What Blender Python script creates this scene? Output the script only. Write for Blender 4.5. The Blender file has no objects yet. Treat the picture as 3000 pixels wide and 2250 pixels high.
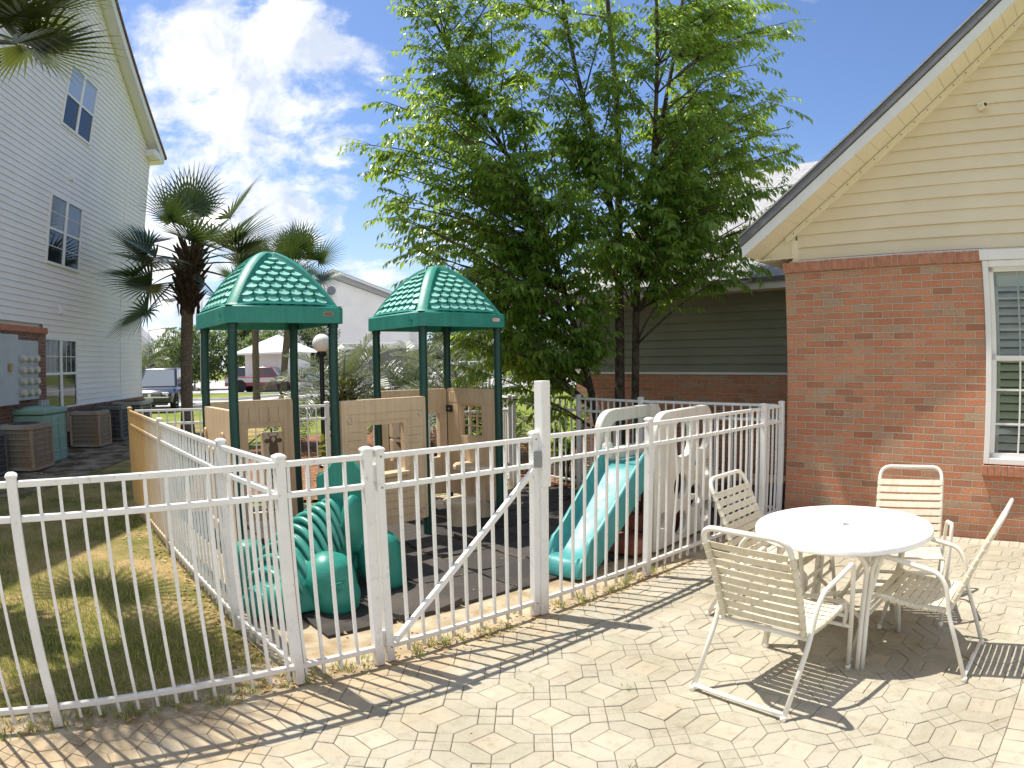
import bpy, bmesh, math, random
from mathutils import Vector, Matrix, noise
from mathutils.geometry import delaunay_2d_cdt
PI = math.pi
RND = random.Random(11)
sc = bpy.context.scene
COL = sc.collection
MW = {}
def V(*a): return Vector(a)
def rad(a): return math.radians(a)

# ------------------------------------------------------------------ objects
def tag(o, label=None, cat=None, group=None, kind=None):
    if label: o['label'] = label
    if cat: o['category'] = cat
    if group: o['group'] = group
    if kind: o['kind'] = kind
    return o
def empty(name, loc=(0, 0, 0), rz=0.0, label=None, cat=None, group=None):
    o = bpy.data.objects.new(name, None); COL.objects.link(o)
    o.location = loc; o.rotation_euler = (0, 0, rz)
    o.empty_display_size = .2
    MW[o.name] = Matrix.Translation(Vector(loc)) @ Matrix.Rotation(rz, 4, 'Z')
    return tag(o, label, cat, group)
def copy_thing(o, loc, rz, label=None, group=None):
    r = o.copy(); COL.objects.link(r); r.location = loc; r.rotation_euler = (0, 0, rz)
    MW[r.name] = Matrix.Translation(Vector(loc)) @ Matrix.Rotation(rz, 4, 'Z')
    if label: r['label'] = label
    if group: r['group'] = group
    for ch in list(o.children):
        c = ch.copy(); COL.objects.link(c); c.parent = r
        for g in list(ch.children):
            d = g.copy(); COL.objects.link(d); d.parent = c
    return r

def inside(p, poly):
    x, y = p[0], p[1]; c = False; n = len(poly); j = n-1
    for i in range(n):
        xi, yi = poly[i][0], poly[i][1]; xj, yj = poly[j][0], poly[j][1]
        if (yi > y) != (yj > y) and x < (xj-xi)*(y-yi)/(yj-yi)+xi: c = not c
        j = i
    return c
def lettering(name, text, size, mat, parent, M, extrude=.001, offset=0.0):
    cu = bpy.data.curves.new(name, 'FONT'); cu.body = text; cu.size = size; cu.extrude = extrude; cu.offset = offset
    cu.align_x = 'CENTER'; cu.align_y = 'CENTER'; cu.resolution_u = 3
    t = bpy.data.objects.new(name+'_curve', cu); COL.objects.link(t); bpy.context.view_layer.update()
    me = bpy.data.meshes.new_from_object(t); bpy.data.objects.remove(t); bpy.data.curves.remove(cu)
    me.materials.clear(); me.materials.append(mat); me.name = name
    o = bpy.data.objects.new(name, me); COL.objects.link(o); o.parent = parent; o.matrix_local = M; MW[o.name] = MW[parent.name]
    return o
class MB:
    def __init__(s): s.v = []; s.f = []; s.m = []; s.col = None
    def add(s, vs, fs, m=0):
        n = len(s.v); s.v += [Vector(v) for v in vs]
        s.f += [tuple(i + n for i in f) for f in fs]; s.m += [m] * len(fs)
    def obox(s, p, ex, ey, ez, m=0):
        p = Vector(p); ex = Vector(ex); ey = Vector(ey); ez = Vector(ez)
        vs = [p, p+ex, p+ex+ey, p+ey, p+ez, p+ex+ez, p+ex+ey+ez, p+ey+ez]
        fs = [(0,3,2,1),(4,5,6,7),(0,1,5,4),(1,2,6,5),(2,3,7,6),(3,0,4,7)]
        if ex.cross(ey).dot(ez) < 0: fs = [f[::-1] for f in fs]
        s.add(vs, fs, m)
    def box(s, c, d, M=None, m=0):
        x, y, z = [k/2 for k in d]
        vs = [(-x,-y,-z),(x,-y,-z),(x,y,-z),(-x,y,-z),(-x,-y,z),(x,-y,z),(x,y,z),(-x,y,z)]
        vs = [Vector(v) + Vector(c) for v in vs]
        if M: vs = [M @ v for v in vs]
        s.add(vs, [(0,3,2,1),(4,5,6,7),(0,1,5,4),(1,2,6,5),(2,3,7,6),(3,0,4,7)], m)
    def bar(s, a, b, w, h, m=0, up=None):
        a = Vector(a); b = Vector(b); d = b - a
        up = Vector(up) if up else (Vector((0,0,1)) if abs(d.normalized().z) < .95 else Vector((0,1,0)))
        sx = d.cross(up).normalized(); uz = sx.cross(d).normalized()
        s.obox(a - sx*w/2 - uz*h/2, sx*w, d, uz*h, m)
    def tube(s, pts, r, n=8, m=0, closed=False, cap=True):
        pts = [Vector(p) for p in pts]; k = len(pts)
        rs = r if isinstance(r, (list, tuple)) else [r]*k
        T = []
        for i in range(k):
            a = pts[(i-1) % k] if (closed or i > 0) else pts[i]
            b = pts[(i+1) % k] if (closed or i < k-1) else pts[i]
            t = b - a
            T.append(t.normalized() if t.length > 1e-9 else Vector((0,0,1)))
        ref = Vector((0,0,1)) if abs(T[0].z) < .9 else Vector((1,0,0))
        u = T[0].cross(ref).normalized(); base = len(s.v); vs = []; fs = []
        for i in range(k):
            u = u - T[i]*u.dot(T[i])
            if u.length < 1e-6: u = T[i].orthogonal()
            u = u.normalized(); w = T[i].cross(u)
            for j in range(n):
                a = 2*PI*j/n
                vs.append(pts[i] + (u*math.cos(a) + w*math.sin(a))*rs[i])
        for i in range(k if closed else k-1):
            for j in range(n):
                a = i*n+j; b = i*n+(j+1) % n; c = ((i+1) % k)*n
                fs.append((a, b, c+(j+1) % n, c+j))
        if cap and not closed:
            fs.append(tuple(range(n))[::-1]); fs.append(tuple(range((k-1)*n, k*n)))
        s.add(vs, fs, m)
    def lathe(s, prof, n=24, c=(0,0,0), M=None, m=0, cap=True):
        vs = []; fs = []; k = len(prof)
        for (r, z) in prof:
            for j in range(n):
                a = 2*PI*j/n; v = Vector((r*math.cos(a), r*math.sin(a), z)) + Vector(c)
                vs.append(M @ v if M else v)
        for i in range(k-1):
            for j in range(n):
                fs.append((i*n+j, i*n+(j+1) % n, (i+1)*n+(j+1) % n, (i+1)*n+j))
        if cap:
            fs.append(tuple(range(n))[::-1]); fs.append(tuple(range((k-1)*n, k*n)))
        s.add(vs, fs, m)
    def ball(s, c, r, nu=16, nv=10, m=0, M=None):
        r = r if isinstance(r, (tuple, list)) else (r, r, r)
        vs = []; fs = []; c = Vector(c)
        for i in range(1, nv):
            t = PI*i/nv
            for j in range(nu):
                p = 2*PI*j/nu
                v = Vector((r[0]*math.sin(t)*math.cos(p), r[1]*math.sin(t)*math.sin(p), r[2]*math.cos(t)))
                vs.append((M @ v if M else v) + c)
        top = Vector((0,0,r[2])); bot = Vector((0,0,-r[2]))
        vs.append((M @ top if M else top) + c); vs.append((M @ bot if M else bot) + c)
        t = len(vs)-2; b = len(vs)-1
        for i in range(nv-2):
            for j in range(nu):
                fs.append((i*nu+j, (i+1)*nu+j, (i+1)*nu+(j+1) % nu, i*nu+(j+1) % nu))
        for j in range(nu):
            fs.append((t, j, (j+1) % nu)); fs.append((b, (nv-2)*nu+(j+1) % nu, (nv-2)*nu+j))
        s.add(vs, fs, m)
    def plate(s, loops, M, th, m=0):
        """2-D outline with holes in local x,y, extruded by th along local z, placed by M"""
        flat = [p for l in loops for p in l]; n = len(flat); ed = []; o = 0
        for l in loops:
            ed += [(o+i, o+(i+1) % len(l)) for i in range(len(l))]; o += len(l)
        r = delaunay_2d_cdt([Vector((p[0], p[1])) for p in flat], ed, [], 0, 1e-7)
        back = {}
        for k, src in enumerate(r[3]):
            for q in src: back[k] = q; break
        tri = []
        for t in r[2]:
            c = ((r[0][t[0]]+r[0][t[1]]+r[0][t[2]])/3)
            if inside(c, loops[0]) and not any(inside(c, l) for l in loops[1:]) and all(k in back for k in t): tri.append(tuple(back[k] for k in t))
        vs = [M @ Vector((p[0], p[1], 0)) for p in flat] + [M @ Vector((p[0], p[1], th)) for p in flat]
        fs = []
        for t in tri:
            a, b, c = [Vector((flat[i][0], flat[i][1], 0)) for i in t]
            t = tuple(t)
            if (b-a).cross(c-a).z < 0: t = t[::-1]
            fs.append(t[::-1]); fs.append(tuple(i+n for i in t))
        o = 0
        for li, l in enumerate(loops):
            k = len(l)
            ar = sum(l[i][0]*l[(i+1) % k][1] - l[(i+1) % k][0]*l[i][1] for i in range(k))
            ccw = (ar > 0) == (li == 0)
            for i in range(k):
                a = o+i; b = o+(i+1) % k
                q = (a, b, b+n, a+n)
                fs.append(q if ccw else q[::-1])
            o += k
        s.add(vs, fs, m)
    def pieces(s):
        up = list(range(len(s.v)))
        def find(a):
            while up[a] != a: up[a] = up[up[a]]; a = up[a]
            return a
        for f in s.f:
            r = find(f[0])
            for i in f[1:]: up[find(i)] = r
        out = {}
        for f, m in zip(s.f, s.m): out.setdefault(find(f[0]), []).append((f, m))
        for L in out.values():
            q = MB(); ix = {}
            for f, m in L:
                for i in f:
                    if i not in ix: ix[i] = len(q.v); q.v.append(s.v[i])
                q.f.append(tuple(ix[i] for i in f)); q.m.append(m)
            yield q
    def build_each(s, name, mats, parent, **k):
        for q in s.pieces(): q.build(name, mats, parent, **k)
    def build(s, name, mats, parent=None, smooth=False, bevel=0.0, local=False, autosmooth=None, seg=2, sub=0):
        me = bpy.data.meshes.new(name)
        vs = s.v
        if parent is not None and not local:
            inv = MW[parent.name].inverted(); vs = [inv @ v for v in vs]
        me.from_pydata([tuple(v) for v in vs], [], s.f)
        mats = mats if isinstance(mats, (list, tuple)) else [mats]
        for k in mats: me.materials.append(k)
        if len(mats) > 1: me.polygons.foreach_set('material_index', s.m)
        if smooth: me.polygons.foreach_set('use_smooth', [True]*len(me.polygons))
        if s.col is not None:
            at = me.color_attributes.new('tint', 'FLOAT_COLOR', 'CORNER'); buf = []
            for p in me.polygons:
                c = s.col[p.index]
                for _ in range(p.loop_total): buf += [c[0], c[1], c[2], 1.0]
            at.data.foreach_set('color', buf)
        o = bpy.data.objects.new(name, me); COL.objects.link(o)
        MW[o.name] = Matrix.Identity(4)
        if parent is not None:
            o.parent = parent; MW[o.name] = MW[parent.name]
        if bevel > 0:
            b = o.modifiers.new('bevel', 'BEVEL'); b.width = bevel; b.segments = seg
            b.limit_method = 'ANGLE'; b.angle_limit = rad(38)
            if smooth is False and seg > 1: pass
        if sub: 
            q = o.modifiers.new('sub', 'SUBSURF'); q.levels = sub; q.render_levels = sub
        if autosmooth is not None:
            me.polygons.foreach_set('use_smooth', [True]*len(me.polygons))
            lay = None
            bm = bmesh.new(); bm.from_mesh(me)
            for e in bm.edges:
                if len(e.link_faces) == 2 and e.calc_face_angle(0) > autosmooth: e.smooth = False
            bm.to_mesh(me); bm.free()
        return o

# ------------------------------------------------------------------ materials
class NT:
    def __init__(s, name):
        s.m = bpy.data.materials.new(name); s.m.use_nodes = True
        s.t = s.m.node_tree; s.n = s.t.nodes; s.l = s.t.links
        s.b = s.n['Principled BSDF']; s.out = s.n['Material Output']
    def node(s, ty, **k):
        n = s.n.new(ty)
        for a, b in k.items(): setattr(n, a, b)
        return n
    def set(s, n, **k):
        for a, b in k.items(): n.inputs[a.replace('_', ' ')].default_value = b
    def link(s, a, b): s.l.new(a, b)
    def coord(s, kind='Object'): return s.node('ShaderNodeTexCoord').outputs[kind]
    def noise(s, vec, scale, detail=4, rough=.55, dist=0):
        n = s.node('ShaderNodeTexNoise'); s.link(vec, n.inputs['Vector'])
        s.set(n, Scale=scale, Detail=detail, Roughness=rough, Distortion=dist); return n.outputs['Fac']
    def ramp(s, fac, stops):
        r = s.node('ShaderNodeValToRGB'); s.link(fac, r.inputs['Fac'])
        e = r.color_ramp.elements
        while len(e) < len(stops): e.new(.5)
        for k, (p, c) in enumerate(stops):
            e[k].position = p; e[k].color = (c[0], c[1], c[2], 1) if isinstance(c, (tuple, list)) else (c, c, c, 1)
        return r.outputs['Color']
    def math(s, op, a, b=0.0, c=None):
        n = s.node('ShaderNodeMath', operation=op)
        for k, x in enumerate((a, b, c)):
            if x is None: continue
            if isinstance(x, (int, float)): n.inputs[k].default_value = x
            else: s.link(x, n.inputs[k])
        return n.outputs[0]
    def mix(s, fac, a, b, mode='MIX'):
        n = s.node('ShaderNodeMix', data_type='RGBA', blend_type=mode)
        for k, x in ((0, fac), (6, a), (7, b)):
            if isinstance(x, (int, float)): n.inputs[k].default_value = x
            elif isinstance(x, (tuple, list)): n.inputs[k].default_value = (*x[:3], 1)
            else: s.link(x, n.inputs[k])
        return n.outputs[2]
    def bump(s, h, strength=.3, dist=.01, normal=None):
        n = s.node('ShaderNodeBump'); s.link(h, n.inputs['Height'])
        s.set(n, Strength=strength, Distance=dist)
        if normal: s.link(normal, n.inputs['Normal'])
        s.link(n.outputs[0], s.b.inputs['Normal']); return n.outputs[0]
    def color(s, c):
        if isinstance(c, (tuple, list)): s.b.inputs['Base Color'].default_value = (*c[:3], 1)
        else: s.link(c, s.b.inputs['Base Color'])
    def rough(s, r):
        if isinstance(r, (int, float)): s.b.inputs['Roughness'].default_value = r
        else: s.link(r, s.b.inputs['Roughness'])

def simple(name, c1, c2=None, scale=6, rough=.5, bump=0, bscale=80, metal=0, spec=.5, detail=5, contrast=(.35,.65), coat=0, bdist=.004):
    t = NT(name); co = t.coord()
    if c2 is None: t.color(c1)
    else: t.color(t.ramp(t.noise(co, scale, detail), [(contrast[0], c1), (contrast[1], c2)]))
    t.rough(rough); t.b.inputs['Metallic'].default_value = metal
    t.b.inputs['Specular IOR Level'].default_value = spec
    if coat: t.b.inputs['Coat Weight'].default_value = coat
    if bump: t.bump(t.noise(co, bscale, 4), bump, bdist)
    return t.m

def leaf_mat(name, cols, trans=.35, tcol=(.22,.36,.04), rough=.4, spec=.5):
    """foliage: per-leaf colour by random island, gloss and light coming through"""
    t = NT(name)
    g = t.node('ShaderNodeNewGeometry')
    k = len(cols)
    t.color(t.ramp(g.outputs['Random Per Island'], [(i/(k-1), c) for i, c in enumerate(cols)]))
    t.rough(rough); t.b.inputs['Specular IOR Level'].default_value = spec
    if trans > 0:
        tr = t.node('ShaderNodeBsdfTranslucent'); tr.inputs['Color'].default_value = (*tcol, 1)
        mx = t.node('ShaderNodeMixShader'); mx.inputs[0].default_value = trans
        t.link(t.b.outputs[0], mx.inputs[1]); t.link(tr.outputs[0], mx.inputs[2])
        t.link(mx.outputs[0], t.out.inputs['Surface'])
    return t.m

def brick_mat(name, cols, mortar, ox=0.0, soot=0.0):
    """running bond on local x (along the wall) and z (up): 203 x 57 mm bricks, 10 mm joints"""
    t = NT(name); co = t.coord()
    sp = t.node('ShaderNodeSeparateXYZ'); t.link(co, sp.inputs[0])
    x, z = sp.outputs['X'], sp.outputs['Z']
    W, H = .2127, .0677
    wob = t.math('MULTIPLY', t.math('SUBTRACT', t.noise(co, 9, 2), .5), .006)
    row = t.math('DIVIDE', t.math('ADD', z, wob), H); ri = t.math('FLOOR', row)
    sh = t.math('MULTIPLY', t.math('MODULO', ri, 2.0), .5)
    cx = t.math('ADD', t.math('DIVIDE', t.math('ADD', t.math('ADD', x, wob), ox+50*W), W), sh); ci = t.math('FLOOR', cx)
    fx = t.math('FRACT', cx); fz = t.math('FRACT', row)
    dx = t.math('MULTIPLY', t.math('MINIMUM', fx, t.math('SUBTRACT', 1, fx)), W)
    dz = t.math('MULTIPLY', t.math('MINIMUM', fz, t.math('SUBTRACT', 1, fz)), H)
    d = t.math('MINIMUM', dx, dz)
    edge = t.math('SUBTRACT', d, t.math('MULTIPLY', t.noise(co, 120, 2), .003))
    mk = t.node('ShaderNodeMapRange'); t.link(edge, mk.inputs['Value']); t.set(mk, From_Min=.0022, From_Max=.0052)
    face = mk.outputs[0]
    cv = t.node('ShaderNodeCombineXYZ'); t.link(ci, cv.inputs[0]); t.link(ri, cv.inputs[1])
    wn = t.node('ShaderNodeTexWhiteNoise', noise_dimensions='2D'); t.link(cv.outputs[0], wn.inputs['Vector'])
    k = len(cols)
    bc = t.ramp(wn.outputs['Value'], [(i/(k-1), c) for i, c in enumerate(cols)])
    grain = t.ramp(t.noise(co, 60, 6), [(.3, (.72,.72,.72)), (.7, (1.15,1.15,1.15))])
    bc = t.mix(1.0, bc, grain, 'MULTIPLY')
    big = t.ramp(t.noise(co, 1.6, 3), [(.3, (.86,.84,.84)), (.7, (1.06,1.06,1.05))])
    bc = t.mix(1.0, bc, big, 'MULTIPLY')
    col = t.mix(face, mortar, bc)
    dm = t.node('ShaderNodeMapRange'); t.set(dm, From_Min=.38, From_Max=.0)
    t.link(t.math('ADD', z, t.math('MULTIPLY', t.math('SUBTRACT', t.noise(co, 4, 6, .65), .5), .5)), dm.inputs['Value'])
    col = t.mix(t.math('MULTIPLY', dm.outputs[0], .45), col, (.13,.085,.06))
    eff = t.ramp(t.noise(co, 2.3, 6, .7), [(.60, 0.0), (.75, .22)])
    col = t.mix(eff, col, (.62,.56,.50))
    t.color(col); t.rough(.9); t.b.inputs['Specular IOR Level'].default_value = .25
    hgt = t.math('ADD', face, t.math('MULTIPLY', t.noise(co, 150, 3), .25))
    t.bump(hgt, 1.0, .010)
    return t.m
# ------------------------------------------------------------------ camera (wide phone lens, equisolid projection)
EYE = 1.64
def make_camera():
    c = bpy.data.cameras.new('camera'); o = bpy.data.objects.new('camera', c); COL.objects.link(o)
    c.type = 'PANO'; c.panorama_type = 'FISHEYE_EQUISOLID'
    c.sensor_fit = 'HORIZONTAL'; c.sensor_width = 36; c.sensor_height = 27
    c.fisheye_lens = 2010.8/3000*36; c.fisheye_fov = rad(170)
    c.clip_start = .02; c.clip_end = 2000
    pi_, ro = -.0312, -.01516
    up0 = Vector((0, -math.sin(pi_), math.cos(pi_))); fw = Vector((0, math.cos(pi_), math.sin(pi_))); rt0 = Vector((1,0,0))
    rt = rt0*math.cos(ro) + up0*math.sin(ro); up = -rt0*math.sin(ro) + up0*math.cos(ro)
    m = Matrix((rt, up, -fw)).transposed().to_4x4(); m.translation = (0, 0, EYE)
    o.matrix_world = m; sc.camera = o
make_camera()
sc.view_settings.view_transform = 'Standard'; sc.view_settings.look = 'None'
sc.view_settings.gamma = 1.0; sc.view_settings.use_curve_mapping = False
sc.view_settings.exposure = EXPOSURE = .78
sc.render.engine = 'CYCLES'
sc.cycles.max_bounces = 8; sc.cycles.transparent_max_bounces = 16
sc.cycles.use_denoising = True

SUN = Vector((-.405, .222, 1)).normalized()
ld = bpy.data.lights.new('sun', 'SUN'); ld.energy = 4.15; ld.angle = rad(.53); ld.color = (1, .945, .85)
so = bpy.data.objects.new('sun', ld); COL.objects.link(so)
so.rotation_euler = SUN.to_track_quat('Z', 'Y').to_euler(); so.location = SUN*40

def make_world():
    w = bpy.data.worlds.new('World'); sc.world = w; w.use_nodes = True
    t = w.node_tree; n = t.nodes; l = t.links
    bg = n['Background']; bg.inputs['Strength'].default_value = .085
    sky = n.new('ShaderNodeTexSky'); sky.sky_type = 'NISHITA'; sky.sun_disc = False
    sky.sun_elevation = math.asin(SUN.z); sky.sun_rotation = math.atan2(SUN.x, SUN.y)
    sky.air_density = 1.0; sky.dust_density = .6; sky.ozone_density = 2.0; sky.altitude = 10
    tc = n.new('ShaderNodeTexCoord'); d = tc.outputs['Generated']
    nrm = n.new('ShaderNodeVectorMath'); nrm.operation = 'NORMALIZE'; l.new(d, nrm.inputs[0]); d = nrm.outputs[0]
    def M(op, a, b=None, c=None, clamp=False):
        m = n.new('ShaderNodeMath'); m.operation = op; m.use_clamp = clamp
        for k, x in enumerate((a, b, c)):
            if x is None: continue
            if isinstance(x, (int, float)): m.inputs[k].default_value = x
            else: l.new(x, m.inputs[k])
        return m.outputs[0]
    sp = n.new('ShaderNodeSeparateXYZ'); l.new(d, sp.inputs[0])
    # cloud sheet: project the direction onto a plane above
    zz = M('ADD', M('MAXIMUM', sp.outputs['Z'], 0.0), .22)
    cv = n.new('ShaderNodeCombineXYZ')
    l.new(M('DIVIDE', sp.outputs['X'], zz), cv.inputs[0]); l.new(M('DIVIDE', sp.outputs['Y'], zz), cv.inputs[1])
    def N(vec, sc_, det, ro, dist=0):
        q = n.new('ShaderNodeTexNoise'); l.new(vec, q.inputs['Vector'])
        q.inputs['Scale'].default_value = sc_; q.inputs['Detail'].default_value = det
        q.inputs['Roughness'].default_value = ro; q.inputs['Distortion'].default_value = dist
        return q.outputs['Fac']
    n1 = N(cv.outputs[0], 2.9, 10, .60, .3); n2 = N(d, 9.0, 8, .65, .2)
    # where the visible cloud bank and the added fill clouds stand
    blobs = [((-.437,.809,.394), .16, 1.0), ((-.349,.866,.359), .2, 1.0), ((-.30,.85,.43), .12, 1.0), ((-.382,.89,.251), .2, 1.0),
             ((-.476,.814,.334), .15, .9), ((-.335,.90,.289), .12, .95), ((-.421,.888,.184), .2, .9),
             ((-.483,.849,.212), .2, .95), ((-.6,.75,.2), .35, .8), ((-.291,.946,.1), .15, .6), ((-.1,.98,.07), .16, .45), ((-.45,.88,.08), .26, .8),
             ((.85,-.5,.35), .62, 1.0), ((-.75,-.6,.4), .65, 1.0), ((.1,-.9,.35), .75, 1.0), ((.2,-.6,.8), .5, .9), ((-.2,-.5,.85), .45, .85)]  # unseen clouds behind the camera, added to lift and neutralise the shade
    tot = None
    for c, r, a in blobs:
        v = Vector(c).normalized()
        dp = n.new('ShaderNodeVectorMath'); dp.operation = 'DOT_PRODUCT'; l.new(d, dp.inputs[0]); dp.inputs[1].default_value = v
        mr = n.new('ShaderNodeMapRange'); mr.interpolation_type = 'SMOOTHSTEP'
        l.new(dp.outputs['Value'], mr.inputs['Value'])
        mr.inputs['From Min'].default_value = math.cos(r*1.15); mr.inputs['From Max'].default_value = math.cos(r*.25)
        mr.inputs['To Max'].default_value = a
        tot = mr.outputs[0] if tot is None else M('MAXIMUM', tot, mr.outputs[0])
    dens = M('ADD', M('MULTIPLY', tot, .62), M('MULTIPLY', M('SUBTRACT', M('ADD', M('MULTIPLY', n1, .65), M('MULTIPLY', n2, .35)), .5), 2.9))
    fac = n.new('ShaderNodeMapRange'); fac.interpolation_type = 'SMOOTHSTEP'; l.new(dens, fac.inputs['Value'])
    fac.inputs['From Min'].default_value = .26; fac.inputs['From Max'].default_value = .66
    fac.inputs['To Max'].default_value = .96
    shade = N(d, 11, 6, .6, .3)
    cr = n.new('ShaderNodeValToRGB'); l.new(shade, cr.inputs['Fac'])
    e = cr.color_ramp.elements
    e[0].position = .38; e[0].color = (5.2, 5.7, 6.7, 1); e[1].position = .60; e[1].color = (9.0, 9.0, 9.0, 1)
    # slight whitening low in the sky
    hz = n.new('ShaderNodeMapRange'); l.new(sp.outputs['Z'], hz.inputs['Value'])
    hz.inputs['From Min'].default_value = .0; hz.inputs['From Max'].default_value = .3; hz.inputs['To Min'].default_value = .5; hz.inputs['To Max'].default_value = 0
    tn = n.new('ShaderNodeMix'); tn.data_type = 'RGBA'; tn.blend_type = 'MULTIPLY'; tn.inputs[0].default_value = 1; l.new(sky.outputs[0], tn.inputs[6]); tn.inputs[7].default_value = (.93, 1.03, 1.22, 1)
    mx0 = n.new('ShaderNodeMix'); mx0.data_type = 'RGBA'; l.new(hz.outputs[0], mx0.inputs[0]); l.new(tn.outputs[2], mx0.inputs[6]); mx0.inputs[7].default_value = (5.8, 7.0, 8.6, 1)
    mx = n.new('ShaderNodeMix'); mx.data_type = 'RGBA'
    l.new(fac.outputs[0], mx.inputs[0]); l.new(mx0.outputs[2], mx.inputs[6]); l.new(cr.outputs[0], mx.inputs[7])
    l.new(mx.outputs[2], bg.inputs['Color'])
make_world()

# ------------------------------------------------------------------ main lines of the site (metres; camera stands at 0,0)
U = Vector((.682, -.731, 0)).normalized()      # along the brick wall, towards the right of the view
NO = Vector((-.731, -.682, 0)).normalized()    # out of the brick wall, towards the patio
CW = Vector((2.80, 6.54, 0))                   # corner of the brick wall
FL = Vector((-2.15, 2.28, 0)); FG = Vector((-.755, 3.44, 0)); FS = Vector((-.705, 3.50, 0))
FR_ = Vector((.13, 4.235, 0)); FT = Vector((.178, 4.262, 0)); F2 = Vector((1.01, 4.99, 0)); F3 = Vector((2.42, 6.25, 0)); F4 = Vector((2.74, 6.56, 0))
FC = Vector((-1.13, 3.135, 0))                 # where the side fence starts
S1 = Vector((-1.75, 3.80, 0)); S2 = Vector((-3.11, 5.41, 0)); S3 = Vector((-4.46, 7.02, 0))
BR0 = Vector((-.04, 9.0, 0)); B1 = Vector((.85, 8.74, 0)); B2 = Vector((1.49, 7.84, 0)); BL2 = Vector((-2.2, 7.9, 0))

def clip(poly, p, nrm):
    """keep the part of a convex polygon with (q-p).nrm >= 0"""
    out = []; k = len(poly)
    for i in range(k):
        a, b = poly[i], poly[(i+1) % k]
        da = (a-p).dot(nrm); db = (b-p).dot(nrm)
        if da >= 0: out.append(a)
        if da*db < 0: out.append(a + (b-a)*(da/(da-db)))
    return out

# ------------------------------------------------------------------ ground sheets
def flat(name, poly, z, mat, kind='structure', grid=None):
    b = MB(); b.add([(p[0], p[1], z) for p in poly], [tuple(range(len(poly)))])
    return tag(b.build(name, mat), kind=kind)
def lawn_material():
    t = NT('lawn_soil'); co = t.coord()
    g = t.ramp(t.noise(co, 1.3, 6, .6), [(.32, (.13,.15,.035)), (.46, (.24,.215,.08)), (.60, (.43,.32,.16))])
    f = t.ramp(t.noise(co, 45, 5, .7), [(.3, (.5,.5,.5)), (.7, (1.35,1.3,1.2))])
    t.color(t.mix(1, g, f, 'MULTIPLY')); t.rough(.95); t.b.inputs['Specular IOR Level'].default_value = .1
    t.bump(t.noise(co, 60, 5, .7), .9, .02); return t.m
M_lawn = lawn_material()
def far_lawn_material():
    t = NT('far_lawn'); co = t.coord()
    g = t.ramp(t.noise(co, .5, 6, .6), [(.35, (.13,.19,.035)), (.65, (.26,.27,.07))])
    f = t.ramp(t.noise(co, 25, 5, .7), [(.3, (.7,.7,.7)), (.7, (1.25,1.25,1.2))])
    t.color(t.mix(1, g, f, 'MULTIPLY')); t.rough(.95); t.b.inputs['Specular IOR Level'].default_value = .1
    t.bump(t.noise(co, 30, 5, .7), .8, .03); return t.m
M_farlawn = far_lawn_material()
M_soil = simple('sandy_soil', (.30,.22,.13), (.50,.42,.30), 5, .95, .7, 70, spec=.1, bdist=.012)
M_bare_soil = simple('bare_soil', (.10,.075,.045), (.34,.29,.22), 2.2, .95, .7, 50, spec=.1, bdist=.012, contrast=(.4,.66))  # darker brown bare soil by the air conditioners
M_mulch = simple('pine_straw', (.16,.065,.03), (.42,.23,.13), 14, .95, .9, 60, spec=.1, bdist=.03)
M_asphalt = simple('pale_asphalt', (.40,.385,.37), (.50,.48,.46), .8, .9, .3, 90, spec=.2)
M_kerb = simple('kerb_concrete', (.5,.48,.44), (.62,.6,.55), 3, .9)

flat('ground', [(-600,-600), (600,-600), (600,600), (-600,600)], -.05, M_farlawn)
flat('lawn', [(-11,1.0), (-2.2,1.0), (FL.x, FL.y), (FC.x, FC.y), (S3.x, S3.y), (-4.2, 7.6), (-7, 19), (-11.5, 19)], -.02, M_lawn)
flat('soil_by_units', [(-9.2,6.5), (-6.6,7.2), (-6.9,9.4), (-7.6,13.0), (-8.6,17), (-11.2,17.5), (-10.2,12)], -.012, M_bare_soil)
flat('mulch_bed', [(-4.4,7.75), (-2.0,8.2), (-.1,9.3), (.9,9.0), (1.6,8.1), (2.8,6.9), (4.6,9.0), (.4,14), (-1.2,18.5), (-4.6,17.0), (-5.4,13.6), (-4.9,10.5)], -.012, M_mulch)
M_dark_ground = simple('dark_ground', (.028,.02,.014), (.085,.06,.04), 9, .95, .8, 50, spec=.1, bdist=.02)  # very dark brown ground under the tree
flat('tree_bed', [(1.7,7.75), (2.72,6.6), (2.85,6.6), (4.7,8.5), (1.0,12.1), (.35,10.2), (.9,8.95)], -.006, M_dark_ground)
flat('parking_lot', [(-60,20), (-40,22.5), (-14.3,26.5), (-10.1,34.6), (-5.5,43), (4,47), (60,50), (60,88), (-60,88)], -.03, M_asphalt)
def kerb(pts, h=.13, w=.16):
    b = MB()
    for a, c in zip(pts, pts[1:]):
        b.bar((a[0], a[1], h/2-.05), (c[0], c[1], h/2-.05), w, h)
    return tag(b.build('kerb', M_kerb, bevel=.02), kind='structure')
kerb([(-40,22.4), (-14.3,26.4), (-10.15,34.5), (-5.55,42.9), (4,46.9), (60,49.9)])
b = MB(); b.add([(-24,33.5,.05), (-14.6,33.6,.05), (-12.6,40.2,.05), (-24,40.4,.05)], [(0,1,2,3)])
tag(b.build('grass_island', M_farlawn), kind='structure')
kerb([(-24,33.4), (-14.5,33.5), (-12.5,40.3), (-24,40.5)], .15)

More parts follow.
